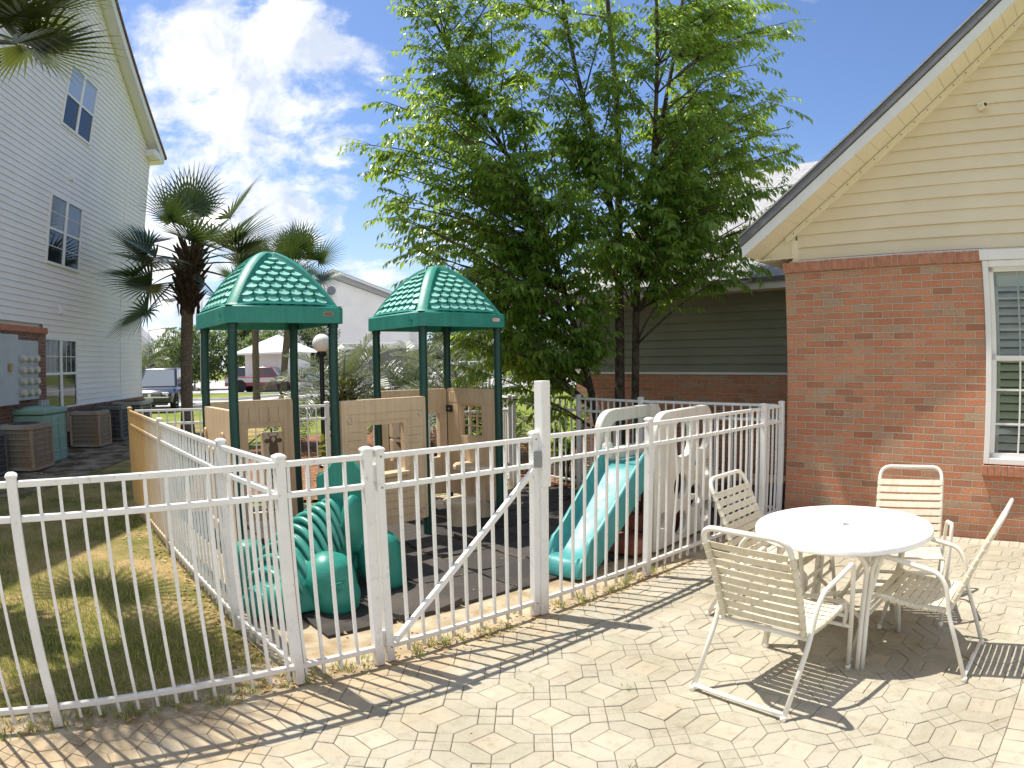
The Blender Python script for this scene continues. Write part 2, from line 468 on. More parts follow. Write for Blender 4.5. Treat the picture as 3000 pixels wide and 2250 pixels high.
# ------------------------------------------------------------------ patio of interlocking pavers
def paver_material():
    t = NT('concrete_paver'); co = t.coord()
    a = t.node('ShaderNodeVertexColor', layer_name='tint')
    s = t.ramp(t.noise(co, 220, 3, .7), [(.3, (.80,.80,.80)), (.7, (1.13,1.13,1.13))])
    c = t.mix(1, a.outputs['Color'], s, 'MULTIPLY')
    st = t.ramp(t.noise(co, 1.1, 6, .65), [(.32, (.80,.77,.70)), (.56, (1.04,1.03,1.02))])
    c = t.mix(1, c, t.ramp(t.noise(co, 13, 5, .7), [(.30, (.80,.78,.74)), (.48, (1.02,1.02,1.02))]), 'MULTIPLY')
    c = t.mix(1, c, st, 'MULTIPLY')
    sp = t.node('ShaderNodeSeparateXYZ'); t.link(co, sp.inputs[0])
    # loose sand carried onto the pavers by the lawn end of the fence
    k = t.math('SUBTRACT', t.math('MULTIPLY', t.math('ADD', sp.outputs['X'], t.math('MULTIPLY', sp.outputs['Y'], -.75)), -1.0), 2.65)
    m = t.node('ShaderNodeMapRange'); t.link(t.math('ADD', k, t.math('MULTIPLY', t.math('SUBTRACT', t.noise(co, 3.5, 6, .65), .5), 2.6)), m.inputs['Value'])
    t.set(m, From_Min=.0, From_Max=.7)
    sand = t.ramp(t.noise(co, 7, 6, .6), [(.35, (.30,.21,.115)), (.65, (.47,.37,.24))])
    c = t.mix(t.math('MULTIPLY', m.outputs[0], .85), c, sand)
    t.color(c); t.rough(.92); t.b.inputs['Specular IOR Level'].default_value = .2
    t.bump(t.noise(co, 260, 3, .7), .5, .003); return t.m
M_paver = paver_material()
M_joint = simple('joint_sand', (.15,.125,.09), (.27,.235,.18), 9, .95, .5, 90, spec=.1)
EDGE_D = (FT - FL).normalized()
EDGE_N = Vector((EDGE_D.y, -EDGE_D.x, 0))      # towards the patio
EDGE_P = FL + EDGE_N*.10
BOR_P = Vector((2.43, 2.26, 0)); BOR_D = Vector((.751, .66, 0)).normalized(); BOR_N = Vector((BOR_D.y, -BOR_D.x, 0))
WB_P = CW + NO*.0; WB_N = NO
def patio():
    mb = MB(); mb.col = []
    rr = random.Random(5)
    def paver(poly, kind):
        for p, nn in ((EDGE_P, EDGE_N), (WB_P + NO*.004, NO)):
            poly = clip(poly, p, nn)
            if len(poly) < 3: return
        ar = sum(poly[i].x*poly[(i+1) % len(poly)].y - poly[(i+1) % len(poly)].x*poly[i].y for i in range(len(poly)))/2
        if abs(ar) < .0006: return
        if ar < 0: poly = poly[::-1]
        c = sum(poly, Vector())/len(poly)
        if (c - Vector((0,2,0))).length > 9: return
        def inset(d):
            out = []; k = len(poly)
            for i in range(k):
                a, b, e = poly[i-1], poly[i], poly[(i+1) % k]
                d1 = (b-a); d2 = (e-b)
                if d1.length < 1e-6 or d2.length < 1e-6: out.append(b); continue
                d1.normalize(); d2.normalize()
                n1 = Vector((-d1.y, d1.x, 0)); n2 = Vector((-d2.y, d2.x, 0))
                bis = n1+n2
                q = bis.length_squared
                out.append(b + (bis*(2*d/q) if q > .15 else n1*d))
            return out
        z = rr.gauss(0, .0014); tx, ty = rr.gauss(0, .009), rr.gauss(0, .009)
        i0 = inset(.0016); i1 = inset(.0052)
        k = len(poly); vs = []
        for L, dz in ((i0, -.012), (i0, -.0026), (i1, 0)):
            for p in L: vs.append((p.x, p.y, z + dz + (p.x-c.x)*tx + (p.y-c.y)*ty))
        fs = [(i, (i+1) % k, k+(i+1) % k, k+i) for i in range(k)]
        fs += [(k+i, k+(i+1) % k, 2*k+(i+1) % k, 2*k+i) for i in range(k)]
        fs.append(tuple(range(2*k, 3*k)))
        mb.add(vs, fs)
        v = rr.uniform(.955, 1.045)
        base = {'d': (.44,.39,.305), 'h': (.398,.367,.29), 's': (.392,.36,.287), 'b': (.445,.397,.315)}[kind]
        j = [rr.uniform(.99, 1.01) for _ in range(3)]
        mb.col += [tuple(base[q]*v*j[q] for q in range(3))]*len(fs)
    o = Vector((.16, 2.86, 0)); ex = Vector((.2592, -.006, 0)); ey = Vector((.0065, .2490, 0))
    def P(x, y): return o + ex*x + ey*y
    q = .31; d = .40; e = 1-q
    main = lambda poly: [x for x in poly]
    for i in range(-34, 36):
        for j in range(-26, 26):
            c = P(i, j)
            if c.y < .2 or (c - BOR_P).dot(BOR_N) > .55 or (c-EDGE_P).dot(EDGE_N) < -.5 or (c-WB_P).dot(WB_N) < .0: continue
            L = []
            if (i+j) % 2 == 0:
                L.append(('d', [P(i+d, j), P(i, j+d), P(i-d, j), P(i, j-d)]))
                for a in range(4):
                    def r(x, y, a=a):
                        for _ in range(a): x, y = -y, x
                        return P(i+x, j+y)
                    L.append(('h', [r(d,0), r(e,0), r(e,q), r(q,e), r(0,e), r(0,d)]))
            else:
                for sx in (0, -1):
                    for sy in (0, -1):
                        L.append(('s', [P(i+sx*q, j+sy*q), P(i+(sx+1)*q, j+sy*q), P(i+(sx+1)*q, j+(sy+1)*q), P(i+sx*q, j+(sy+1)*q)]))
            for kd, poly in L:
                poly = clip(poly, BOR_P, -BOR_N)
                if len(poly) >= 3: poly = clip(poly, WB_P + NO*.215, NO)
                if len(poly) >= 3: paver(poly, kd)
    # border courses: right of the field and along the wall
    for r_ in range(0, 40):
        for k in range(-50, 60):
            w, h = .205, .103
            p = BOR_P + BOR_N*(r_*w) + BOR_D*(k*h + (h/2 if r_ % 2 else 0))
            if p.y < -1 or p.y > 8: continue
            poly = clip([p, p+BOR_N*w, p+BOR_N*w+BOR_D*h, p+BOR_D*h], WB_P + NO*.215, NO)
            if len(poly) >= 3: paver(poly, 'b')
    for k in range(-4, 60):
        p = WB_P + U*(k*.103 - .3) + NO*.215
        paver([p, p+U*.103, p+U*.103-NO*.205, p-NO*.205], 'b')
    tag(mb.build('patio', M_paver), kind='structure')
    far = 9
    a = EDGE_P - EDGE_D*6; c = EDGE_P + EDGE_D*7.5
    flat('patio_bed', [a, c, c+EDGE_N*far, a+EDGE_N*far], -.0085, M_joint)
patio()
# sandy strip between the fence line and the pavers
a = FL - EDGE_D*5
flat('fence_strip', [a+EDGE_N*.1, EDGE_P+EDGE_D*5.9, EDGE_P+EDGE_D*5.9-EDGE_N*.6, FG-EDGE_N*.2, FG-EDGE_N*.42-EDGE_D*.35, FL-EDGE_N*.16, a-EDGE_N*.1], -.008, M_soil)
# ------------------------------------------------------------------ rubber play tiles
def rubber_material():
    t = NT('black_rubber'); co = t.coord()
    a = t.node('ShaderNodeVertexColor', layer_name='tint')
    s = t.ramp(t.noise(co, 160, 3, .7), [(.35, (.6,.6,.6)), (.68, (1.5,1.45,1.4))])
    c = t.mix(1, a.outputs['Color'], s, 'MULTIPLY')
    c = t.mix(t.ramp(t.noise(co, 2.2, 5), [(.5, 0.0), (.72, .5)]), c, (.13,.10,.075))
    t.color(c); t.rough(.85); t.b.inputs['Specular IOR Level'].default_value = .3
    t.bump(t.noise(co, 240, 3, .7), .6, .004); return t.m
M_rubber = rubber_material()
YARD = [FC - EDGE_D*.05 + Vector((-.05,.1,0)), FG - EDGE_N*.22, FS - EDGE_N*.10, FT - EDGE_N*.06, F3, F4, B2, B1, BR0, BL2, S3, S2, S1]
def tiles():
    mb = MB(); mb.col = []; rr = random.Random(3)
    T = .51; o = Vector((-.35, 4.42, 0)); ex = EDGE_D; ey = -EDGE_N
    for i in range(-9, 12):
        for j in range(-4, 13):
            p = o + ex*(i*T) + ey*(j*T + (.0 if i % 2 else .02))
            c = p + (ex+ey)*T/2
            if not inside(c, YARD) and not inside(p+ex*T/2, YARD) and not inside(p+ey*T/2+ex*T*.5, YARD): continue
            ok = sum(inside(q, YARD) for q in (p, p+ex*T, p+ex*T+ey*T, p+ey*T))
            if ok < 3: continue
            n = 6; g = .007; base = len(mb.v)
            curl = [rr.random()**3*.055 for _ in range(4)]
            rot = rr.gauss(0, .012); tint = rr.uniform(.040, .066); warm = rr.uniform(.95, 1.0)
            vs = []; fs = []
            for a in range(n+1):
                for b_ in range(n+1):
                    u, v = a/n, b_/n
                    du, dv = u-.5, v-.5
                    q = c + ex*((du - dv*rot)*(T-2*g)) + ey*((dv + du*rot)*(T-2*g))
                    k = (curl[0]*((1-u)*(1-v))**3 + curl[1]*(u*(1-v))**3 + curl[2]*(u*v)**3 + curl[3]*((1-u)*v)**3)
                    h = .018 + k + .003*noise.noise((q.x*3, q.y*3, 0)) - (.006 if a in (0, n) or b_ in (0, n) else 0)
                    vs.append((q.x, q.y, h))
            for a in range(n):
                for b_ in range(n):
                    k = a*(n+1)+b_; f = (k, k+n+1, k+n+2, k+1); fs.append(f)
            # skirt
            per = [a*(n+1) for a in range(n+1)] + [n*(n+1)+b_ for b_ in range(1, n+1)] + [a*(n+1)+n for a in range(n-1, -1, -1)] + [b_ for b_ in range(n-1, 0, -1)]
            m = len(vs)
            for k in per: vs.append((vs[k][0], vs[k][1], -.012 + max(0, vs[k][2]-.03)*.75))
            L = len(per)
            for k in range(L): fs.append((per[k], m+k, m+(k+1) % L, per[(k+1) % L]))
            mb.add(vs, fs); mb.col += [(tint, tint*.93*warm, tint*.86*warm)]*len(fs)
    ob = mb.build('rubber_paving', M_rubber, autosmooth=rad(40)); tag(ob, kind='structure')
tiles()
flat('yard_soil', [(p.x, p.y) for p in YARD[:-1]] + [(S1.x, S1.y)], -.009, M_soil)

# ------------------------------------------------------------------ white picket fences
def paint_material(name, c=(.86,.85,.82), wear=.0, rust=False):
    t = NT(name); co = t.coord()
    d = t.ramp(t.noise(co, 4, 5), [(.35, tuple(k*.9 for k in c)), (.65, c)])
    if wear:
        w = t.ramp(t.noise(co, 22, 6, .7), [(.60, 0.0), (.66, 1.0)])
        g = t.node('ShaderNodeNewGeometry'); sp = t.node('ShaderNodeSeparateXYZ'); t.link(g.outputs['Normal'], sp.inputs[0])
        w = t.math('MULTIPLY', w, t.math('GREATER_THAN', t.math('ABSOLUTE', sp.outputs['Z']), .0))
        d = t.mix(t.math('MULTIPLY', w, wear), d, (.33,.31,.30))
    if rust:   # orange iron stain left by the lawn sprinkler on the far panels
        sp = t.node('ShaderNodeSeparateXYZ'); t.link(co, sp.inputs[0])
        f = t.node('ShaderNodeMapRange'); t.set(f, From_Min=1.75, From_Max=2.7)
        dx = t.math('MULTIPLY', sp.outputs['X'], -1.0)
        t.link(t.math('ADD', dx, t.math('MULTIPLY', t.math('SUBTRACT', t.noise(co, 3, 4), .5), .9)), f.inputs['Value'])
        d = t.mix(t.math('MULTIPLY', f.outputs[0], .95), d, (.58,.37,.13))
    # splashed dirt low down and thin grime
    sq = t.node('ShaderNodeSeparateXYZ'); t.link(co, sq.inputs[0])
    lo = t.node('ShaderNodeMapRange'); t.set(lo, From_Min=.20, From_Max=.02)
    t.link(t.math('ADD', sq.outputs['Z'], t.math('MULTIPLY', t.math('SUBTRACT', t.noise(co, 30, 5, .7), .5), .16)), lo.inputs['Value'])
    d = t.mix(t.math('MULTIPLY', lo.outputs[0], .55), d, (.42,.33,.22))
    d = t.mix(1, d, t.ramp(t.noise(co, 26, 6, .75), [(.30, (.74,.72,.68)), (.43, (1,1,1))]), 'MULTIPLY')
    t.color(d); t.rough(.42); t.bump(t.noise(co, 45, 4), .12, .003); return t.m
M_white = paint_material('white_powder_coat')
M_white_worn = paint_material('worn_white_paint', wear=.8)
M_white_rust = paint_material('sprinkler_stained_paint', rust=True)
POST = .052
def post_mesh(mb, p, h, d, cap=True, w=POST):
    n = Vector((-d.y, d.x, 0))
    mb.obox(p - d*w/2 - n*w/2, d*w, n*w, (0,0,h-.02))
    if cap:
        c = w*.60
        a = p + Vector((0,0,h-.022))
        q = [a+d*c+n*c, a-d*c+n*c, a-d*c-n*c, a+d*c-n*c]
        top = [x+Vector((0,0,.014)) for x in q]; e = .45
        t2 = [a + (x-a)*e + Vector((0,0,.024)) for x in q]
        vs = q+top+t2
        fs = [(3,2,1,0)]
        for k in range(4):
            fs += [(k,(k+1)%4,4+(k+1)%4,4+k), (4+k,4+(k+1)%4,8+(k+1)%4,8+k)]
        fs.append((8,9,10,11)); mb.add(vs, fs)
def fence_panel(root, A, B, mat, railmat=None, n=None, zs=(1.171,1.017,.101), pz=(.03,1.158), sp=.107, ins=POST/2, prism=.0165, bend=None):
    d = (B-A); L = d.length - 2*ins; d.normalize(); n_ = Vector((-d.y, d.x, 0))
    rails = []
    for z in zs:
        rb = MB(); s = A + d*ins
        rb.obox(s - n_*.0145 + Vector((0,0,z-.0145)), d*L, n_*.029, (0,0,.029))
        rails.append(rb.build('rail', railmat or mat, root, bevel=.003, seg=1))
    rail = rails[1]
    k = n or max(1, round(L/sp)-1)
    step = L/(k+1)
    for i in range(1, k+1):
        c = A + d*(ins + step*i)
        pb = MB(); h = prism/2
        if bend and i in bend:
            off = bend[i]
            pts = [c+Vector((0,0,pz[0])), c+Vector((0,0,.3)), c+n_*off[1]+d*off[0]+Vector((0,0,.72)), c+Vector((0,0,1.0)), c+Vector((0,0,pz[1]))]
            pb.tube(pts, h*1.2, 4)
        else:
            pb.obox(c - d*h - n_*h + Vector((0,0,pz[0])), d*prism, n_*prism, (0,0,pz[1]-pz[0]))
        pb.build('picket', mat, rail)
    return rail
def fence_run(label, pts, mat, railmat=None, posts=None, hs=None, ns=None, bends=None, postmat=None):
    root = empty('picket_fence', (pts[0].x, pts[0].y, 0), 0, label, 'fence')
    # stained paint runs in the object's own x, so fences keep their axes
    for i, p in enumerate(pts):
        if posts is None or posts[i]:
            d = (pts[min(i+1, len(pts)-1)] - pts[max(i-1, 0)]).normalized()
            pm = MB(); post_mesh(pm, p, (hs[i] if hs else 1.222), d)
            pm.build('post', postmat or mat, root, bevel=.004, seg=1)
    for i in range(len(pts)-1):
        fence_panel(root, pts[i], pts[i+1], mat, railmat, n=(ns[i] if ns else None), bend=(bends or {}).get(i))
    return root
LEFT0 = FL + (FL-FG).normalized()*1.82
fence_run('white picket fence between lawn and patio, ending at the hinge post of the gate', [LEFT0, FL, FG], M_white, ns=[16, 16])
fence_run('white picket fence with bent pickets between the gate and the brick wall', [FT+EDGE_D*.03, F2, F3, F4], M_white, M_white_worn, posts=[0,1,1,1],
          ns=[8, 16, 3], bends={1: {2: (.022, .02), 1: (.006, 0), 3: (.008, -.02)}})
fence_run('white picket fence running back from the patio past the lawn, its far end stained orange', [FC, S1, S2, S3], M_white_rust, ns=[7, 18, 18])
fence_run('white picket fence along the back lawn behind the playhouse', [S3 + Vector((.03,.02,0)), (S3+BL2)/2, BL2, BL2*.52+BR0*.48, BR0], M_white, posts=[0,1,1,1,1])
fence_run('white picket fence behind the slide, under the leafy tree', [B1 + Vector((-.52,.62,0)), B1, B2, F4+Vector((.0,.05,0))], M_white, posts=[1,1,1,0])
# short length to the wall
wb = MB(); d = (CW + NO*.02 - F4).normalized()
# the gate
def gate():
    root = empty('gate', (FS.x, FS.y, 0), 0, 'white picket gate with a diagonal brace and scuffed top rail', 'gate')
    d = (FR_-FS).normalized()
    for p in (FS, FR_):
        m = MB(); post_mesh(m, p, 1.215, d, w=.05); m.build('stile', M_white, root, bevel=.004, seg=1)
    fence_panel(root, FS, FR_, M_white, M_white_worn, n=9, zs=(1.165,1.0,.09), pz=(.03,1.15), ins=.025)
    b = MB(); n = Vector((-d.y, d.x, 0))
    b.bar(FS + d*.03 + n*-.024 + Vector((0,0,.12)), FR_ - d*.03 + n*-.024 + Vector((0,0,.975)), .028, .034)
    b.build('brace', M_white, root, bevel=.003, seg=1)
    for z in (.15, 1.08):
        h = MB(); h.box((FS.x - d.x*.027, FS.y - d.y*.027, z), (.02,.03,.09)); h.build('hinge', M_white, root)
    lt = MB(); q = FR_ + n*-.033; lt.box((q.x, q.y, 1.04), (.05,.03,.10)); lt.box((q.x+d.x*.05, q.y+d.y*.05, 1.05), (.06,.02,.03)); lt.build('latch', simple('latch_grey', (.25,.25,.25), rough=.45), root, bevel=.004)
    for z in (1.165, 1.0, .09):
        for s, p in ((1, FS), (-1, FR_)):
            k = MB(); q = p + d*(s*.004) - n*.026; k.ball((q.x, q.y, z), .006, 8, 5); k.build('screw', simple('screw_head', (.25,.22,.20), rough=.5), root, smooth=True)
gate()
def latch_post():
    d = EDGE_D
    root = empty('latch_post', (FT.x, FT.y, 0), 0, 'tall white square post standing above the gate on its latch side', 'post')
    m = MB(); post_mesh(m, FT, 1.24, d, cap=False, w=.062); m.build('lower_post', M_white, root, bevel=.004)
    m = MB(); n = Vector((-d.y, d.x, 0)); p = FT + Vector((0,0,.86)) - n*.012
    m.obox(p - d*.036 - n*.036, d*.072, n*.072, (0,0,.665)); m.build('sleeve', M_white, root, bevel=.004)
latch_post()

# second gate, at the back corner, standing open
def back_gate():
    A = BR0 + Vector((.06,.03,0)); B = A + Vector((-.25,1.0,0))
    root = empty('gate', (A.x, A.y, 0), 0, 'white back gate standing open under the tree, with a dark latch pole', 'gate')
    d = (B-A).normalized()
    for p in (A, B):
        m = MB(); post_mesh(m, p, 1.21, d, w=.045); m.build('stile', M_white, root, bevel=.004, seg=1)
    fence_panel(root, A, B, M_white, n=8, zs=(1.165,1.0,.09), ins=.022)
    q = Vector((.41, 8.9, 0)); m = MB()
    m.lathe([(.03,0),(.03,1.24),(.036,1.25),(.036,1.33),(.026,1.36)], 12, q)
    m.build('latch_pole', simple('dark_latch', (.05,.055,.06), rough=.4), root, autosmooth=rad(40))
back_gate()
# ------------------------------------------------------------------ playhouse with two green roofs
def plastic(name, c1, c2, rough=.38, fade=None):
    t = NT(name); co = t.coord()
    c = t.ramp(t.noise(co, 5, 5), [(.35, c1), (.65, c2)])
    sc_ = t.node('ShaderNodeMapping'); t.link(co, sc_.inputs[0]); sc_.inputs['Scale'].default_value = (22,22,1.2)
    st = t.ramp(t.noise(sc_.outputs[0], 1.5, 4), [(.45, (1,1,1)), (.75, (.82,.82,.80))])
    c = t.mix(1, c, st, 'MULTIPLY')
    t.color(c); t.rough(t.ramp(t.noise(co, 12, 4), [(.3, rough*.85), (.7, rough*1.25)]))
    t.bump(t.noise(co, 240, 3), .12, .002); return t.m
M_green = plastic('green_plastic', (.02,.225,.175), (.028,.27,.21), .45)
M_tile = plastic('pale_green_plastic', (.22,.53,.45), (.30,.62,.54), .40)
M_pole = plastic('dark_green_pole', (.004,.045,.034), (.006,.060,.045), .4)
M_tan = plastic('tan_plastic', (.66,.475,.29), (.72,.54,.35), .5)
M_tanblock = plastic('pale_tan_plastic', (.62,.48,.32), (.68,.54,.38), .5)
M_brown = simple('brown_print', (.13,.045,.02), rough=.6)
M_icon = simple('grey_brown_print', (.14,.085,.05), rough=.6)
M_steel = simple('dark_bracket', (.03,.022,.02), rough=.5)
M_bolt = simple('bolt_zinc', (.5,.5,.48), rough=.35, metal=.8)
TH = .703
E_ = Vector((math.cos(TH), math.sin(TH), 0)); N_ = Vector((-math.sin(TH), math.cos(TH), 0))
T1 = Vector((-1.938, 5.154, 0)); T2 = Vector((-.705, 6.373, 0)); PS = .819/2; RS = .48
def towers():
    root = empty('playhouse', (-1.3, 5.7, 0), 0, 'tan playhouse with two scalloped green roofs on dark green poles', 'playhouse')
    cor = {}
    for c, nm in ((T1, 'A'), (T2, 'B')):
        for k, s in dict(L=-E_+N_, F=-E_-N_, R=E_-N_, B=E_+N_).items():
            p = c + s*PS; cor[nm+k] = p
            m = MB(); m.lathe([(.036,0),(.036,1.93),(.041,1.932),(.041,2.0)], 20, p)
            m.build('post', M_pole, root, autosmooth=rad(40))
    # roofs
    for c in (T1, T2):
        zb, zt, za = 1.962, 2.09, 2.562
        M = Matrix(((E_.x, N_.x, 0, c.x), (E_.y, N_.y, 0, c.y), (0,0,1,0), (0,0,0,1)))
        m = MB()
        # rim: chamfered square ring
        def ring(h, ch, z): return [(h-ch,-h,z),(h,-h+ch,z),(h,h-ch,z),(h-ch,h,z),(-h+ch,h,z),(-h,h-ch,z),(-h,-h+ch,z),(-h+ch,-h,z)]
        KX = 1.75
        def roofpt(x, y):
            # four-sided roof whose faces bow outwards, hips and top rounded
            r = (abs(x)**7 + abs(y)**7)**(1/7) / RS
            t = max(0, 1-min(1, r))
            t2 = t - .035*max(0, (t-.8)/.2)**2
            return zt + (za-zt)*(1-(1-t2)**KX)/(1-.035**KX)
        rings = [ring(RS+.004, .055, zb), ring(RS+.004, .055, zt-.012), ring(RS-.008, .055, zt)]
        vs = [M @ Vector(p) for L in rings for p in L]
        fs = [(i+8*k, (i+1) % 8+8*k, (i+1) % 8+8*(k+1), i+8*(k+1)) for k in range(2) for i in range(8)]
        # underside
        u0 = ring(RS-.03, .05, zb); u1 = ring(RS-.035, .05, zt-.02)
        vs += [M @ Vector(p) for p in u0+u1]
        fs += [(i, 24+i, 24+(i+1) % 8, (i+1) % 8) for i in range(8)]
        fs += [(24+i, 32+i, 32+(i+1) % 8, 24+(i+1) % 8) for i in range(8)]
        fs.append(tuple(range(32, 40))[::-1])
        m.add(vs, fs)
        # cap surface: grid; the faces are sunk, the hips stand proud
        n = 84; vs = []; fs = []
        HIP = .068
        for i in range(n+1):
            for j in range(n+1):
                x = (i/n*2-1)*(RS-.006); y = (j/n*2-1)*(RS-.006)
                z = roofpt(x, y)
                r = max(abs(x), abs(y)); q = min(abs(x), abs(y)); w = r - q; edge = RS - r
                f = max(0, min(1, (w-HIP)/.012)); g = max(0, min(1, (edge-.018)/.010)); e2 = max(0, min(1, (r-.085)/.012))
                z -= .040*min(f, g, e2)
                vs.append(M @ Vector((x, y, z)))
        for i in range(n):
            for j in range(n):
                k = i*(n+1)+j; fs.append((k, k+n+1, k+n+2, k+1))
        m.add(vs, fs)
        roof = m.build('roof', M_green, root, autosmooth=rad(40))
        # scalloped shingles in the four sunk faces; rows evenly spaced along the slope
        tab = [(0.0, RS)]; yy = RS
        while yy > .01:
            y2 = yy-.004; tab.append((tab[-1][0] + math.hypot(.004, roofpt(0,y2)-roofpt(0,yy)), y2)); yy = y2
        def y_of(s_):
            for a, b_ in zip(tab, tab[1:]):
                if s_ <= b_[0]: return a[1] + (b_[1]-a[1])*(s_-a[0])/(b_[0]-a[0])
            return .01
        TP, TW = .0655, .099
        for side in range(4):
            sm = MB(); R4 = Matrix.Rotation(side*PI/2, 4, 'Z')
            for rw in range(9):
                s0 = .052 + rw*TP
                rr_ = y_of(s0+.02); half = rr_ - HIP*1.05
                if half < .05 or rr_ < .12: continue
                cnt = int((2*half+.03)/TW)
                if (cnt + rw) % 2 != 0 and cnt > 2: cnt -= 0
                for kx in range(cnt):
                    x = (kx - (cnt-1)/2)*TW; hw_ = TW*.445
                    pts = [(x + math.cos(PI + PI*a/10)*hw_, .026 + math.sin(PI + PI*a/10)*.032) for a in range(11)]
                    pts += [(x + hw_*.62, .058), (x + hw_*.22, .074), (x - hw_*.22, .074), (x - hw_*.62, .058)]
                    vs = []; k = len(pts)
                    for top in (0, 1):
                        for (px, ps) in pts:
                            yv = -y_of(s0+ps); f = max(0, min(1, ps/.074))
                            z = roofpt(px, yv) - .040 + ((.030 - .022*f) if top else -.004)
                            vs.append(M @ (R4 @ Vector((px, yv - (.006*(1-f) if top else 0), z))))
                    sm.add(vs, [(i, (i+1) % k, k+(i+1) % k, k+i) for i in range(k)], 1); sm.add(vs[k:], [tuple(range(k))], 0)
            sm.build('shingle_face', [M_tile, M_green], roof)
        # maker's badge, oval, near the right end of the front edge
        bm_ = MB(); pts = []
        for a in range(24):
            an = 2*PI*a/24; s_ = .018
            pts.append(((.026 if math.cos(an) > 0 else -.026) + math.cos(an)*s_, math.sin(an)*s_))
        Mb = Matrix(((E_.x, 0, -N_.x, 0), (E_.y, 0, -N_.y, 0), (0,1,0,0), (0,0,0,1)))
        Mb.translation = c + E_*.335 - N_*(RS+.0035) + Vector((0,0,2.03))
        first = c is T1
        bm_.plate([pts], Mb, .004)
        bd = bm_.build('badge', simple('badge_rim', (.30,.25,.17) if first else (.62,.16,.14), rough=.5), roof)
        bm_ = MB(); bm_.plate([[(x*.86, y*.72) for x, y in pts]], Mb @ Matrix.Translation((0,0,.004)), .0015)
        bm_.build('badge', simple('badge_face', (.22,.15,.10) if first else (.75,.72,.68), rough=.5), roof)
        ink = simple('badge_ink', (.16,.10,.07) if first else (.03,.03,.04), rough=.6)
        lettering('badge_lettering', 'little tikes', .0135, ink, roof, MW[root.name].inverted() @ Mb @ Matrix.Translation((0, 0, .0062)), .0006)
        # embossed mark near the front corner of the left edge
        f0 = c - E_*(RS+.004) - N_*.33 + Vector((0,0,2.028))
        for rr_, zc, yc in ((.017,.012,0), (.024,-.014,0), (.010,.0,-.026)):
            em = MB(); em.tube([f0 + Vector((0,0,zc)) + N_*(yc + rr_*math.cos(a*PI/7)) + Vector((0,0,rr_*math.sin(a*PI/7))) for a in range(14)], .003, 5, closed=True)
            em.build('emblem', M_green, roof)
    # ---- wall panels
    def frame(a, b, inset=.0):
        d = (b-a).normalized(); n = Vector((d.y, -d.x, 0))
        M = Matrix(((d.x, 0, n.x, a.x), (d.y, 0, n.y, a.y), (0,1,0,0), (0,0,0,1)))
        return M, (b-a).length
    def rect(x0, z0, x1, z1, r=.02):
        o = []
        for cx, cz, a0 in ((x1-r,z0+r,-90), (x1-r,z1-r,0), (x0+r,z1-r,90), (x0+r,z0+r,180)):
            for k in range(4):
                an = rad(a0+30*k); o.append((cx+r*math.cos(an), cz+r*math.sin(an)))
        return o
    def panel(a, b, holes, z0=.33, z1=1.37, th=.05, label=None, grooves=(), mat=None, off=0.0):
        M, L = frame(a, b)
        M = M @ Matrix.Translation((0, 0, -th/2+off))
        m = MB(); m.plate([rect(.03, z0, L-.03, z1)] + [rect(*h) for h in holes], M, th)
        o = m.build('panel', mat or M_tan, root, bevel=.008)
        if label: o['label'] = label
        if grooves:
            g = MB()
            for (x0_, z0_, x1_, z1_) in grooves:
                # raised boards on both faces
                for zz in (th, -.007):
                    g.plate([rect(x0_, z0_, x1_, z1_, .006)], M @ Matrix.Translation((0,0,zz)), .007)
            g.build('panel_boards', mat or M_tan, o, bevel=.004, seg=1)
        return M, L, o, th
    D, F, B_, A, C, E, H, G = cor['AR'], cor['BF'], cor['AF'], cor['AL'], cor['AB'], cor['BL'], cor['BR'], cor['BB']
    # front wall of the middle bay: clapboard with a window
    L = (F-D).length
    gv = [(.09,1.19,L-.09,1.255), (.09,1.27,L-.09,1.335)] if False else []
    for k in range(6):
        z = .80+k*.0645
        gv += [(.085, z, .235, z+.060), (L-.235, z, L-.085, z+.060)]
    for k in range(5):
        z = .40+k*.066
        gv.append((.085, z, L-.085 if k > 1 else L-.17, z+.061))
    gv += [(.16,1.20,L-.16,1.245), (.085,1.262,L-.085,1.325)]
    M, L, pf, th = panel(D, F, [(.27,.77,L-.27,1.165)], label='front panel with clapboards and a window', grooves=gv, off=.03)
    rb = MB()
    for x, z in ((.1,1.215), (L-.1,1.24), (L-.1,.41), (.1,.41)):
        rb.tube([M @ Vector((x+.024*math.cos(t*PI/8), z+.024*math.sin(t*PI/8), th+.004)) for t in range(16)], .006, 6, closed=True)
    rb.build_each('bolt_ring', M_tanblock, pf, smooth=True)
    rb = MB()
    for x, z in ((.1,1.215), (L-.1,1.24), (L-.1,.41), (.1,.41)):
        rb.lathe([(.017,0),(.015,.006)], 14, M=M @ Matrix.Translation((x, z, th+.0)))
    rb.build_each('bolt', M_tanblock, pf)
    # window sill
    sb = MB(); sb.obox(M @ Vector((.25,.735,-.03)), (M.to_3x3() @ Vector((L-.5,0,0))), (M.to_3x3() @ Vector((0,0,th+.075))), (0,0,.035)); sb.build('sill', M_tan, pf, bevel=.008)
    # left side of tower one: half door under a board with hooks
    M, L, ps, th = panel(A, B_, [(.13,.42,L-.23,1.01)], z1=1.335, label='side panel with a low opening')
    hk = MB()
    for x in (.075, .60):
        for z in (1.13, 1.06, 1.0):
            hk.tube([M @ Vector((x+.018*math.cos(t*PI/6), z+.03*math.sin(t*PI/6), th+.012)) for t in range(12)], .009, 6, closed=True)
    hk.build_each('hook', M_tan, ps, smooth=True)
    sh = MB(); sh.obox(M @ Vector((.11,.42,th+.003)), M.to_3x3() @ Vector((.48,0,0)), (0,0,.03), M.to_3x3() @ Vector((0,0,.03)))
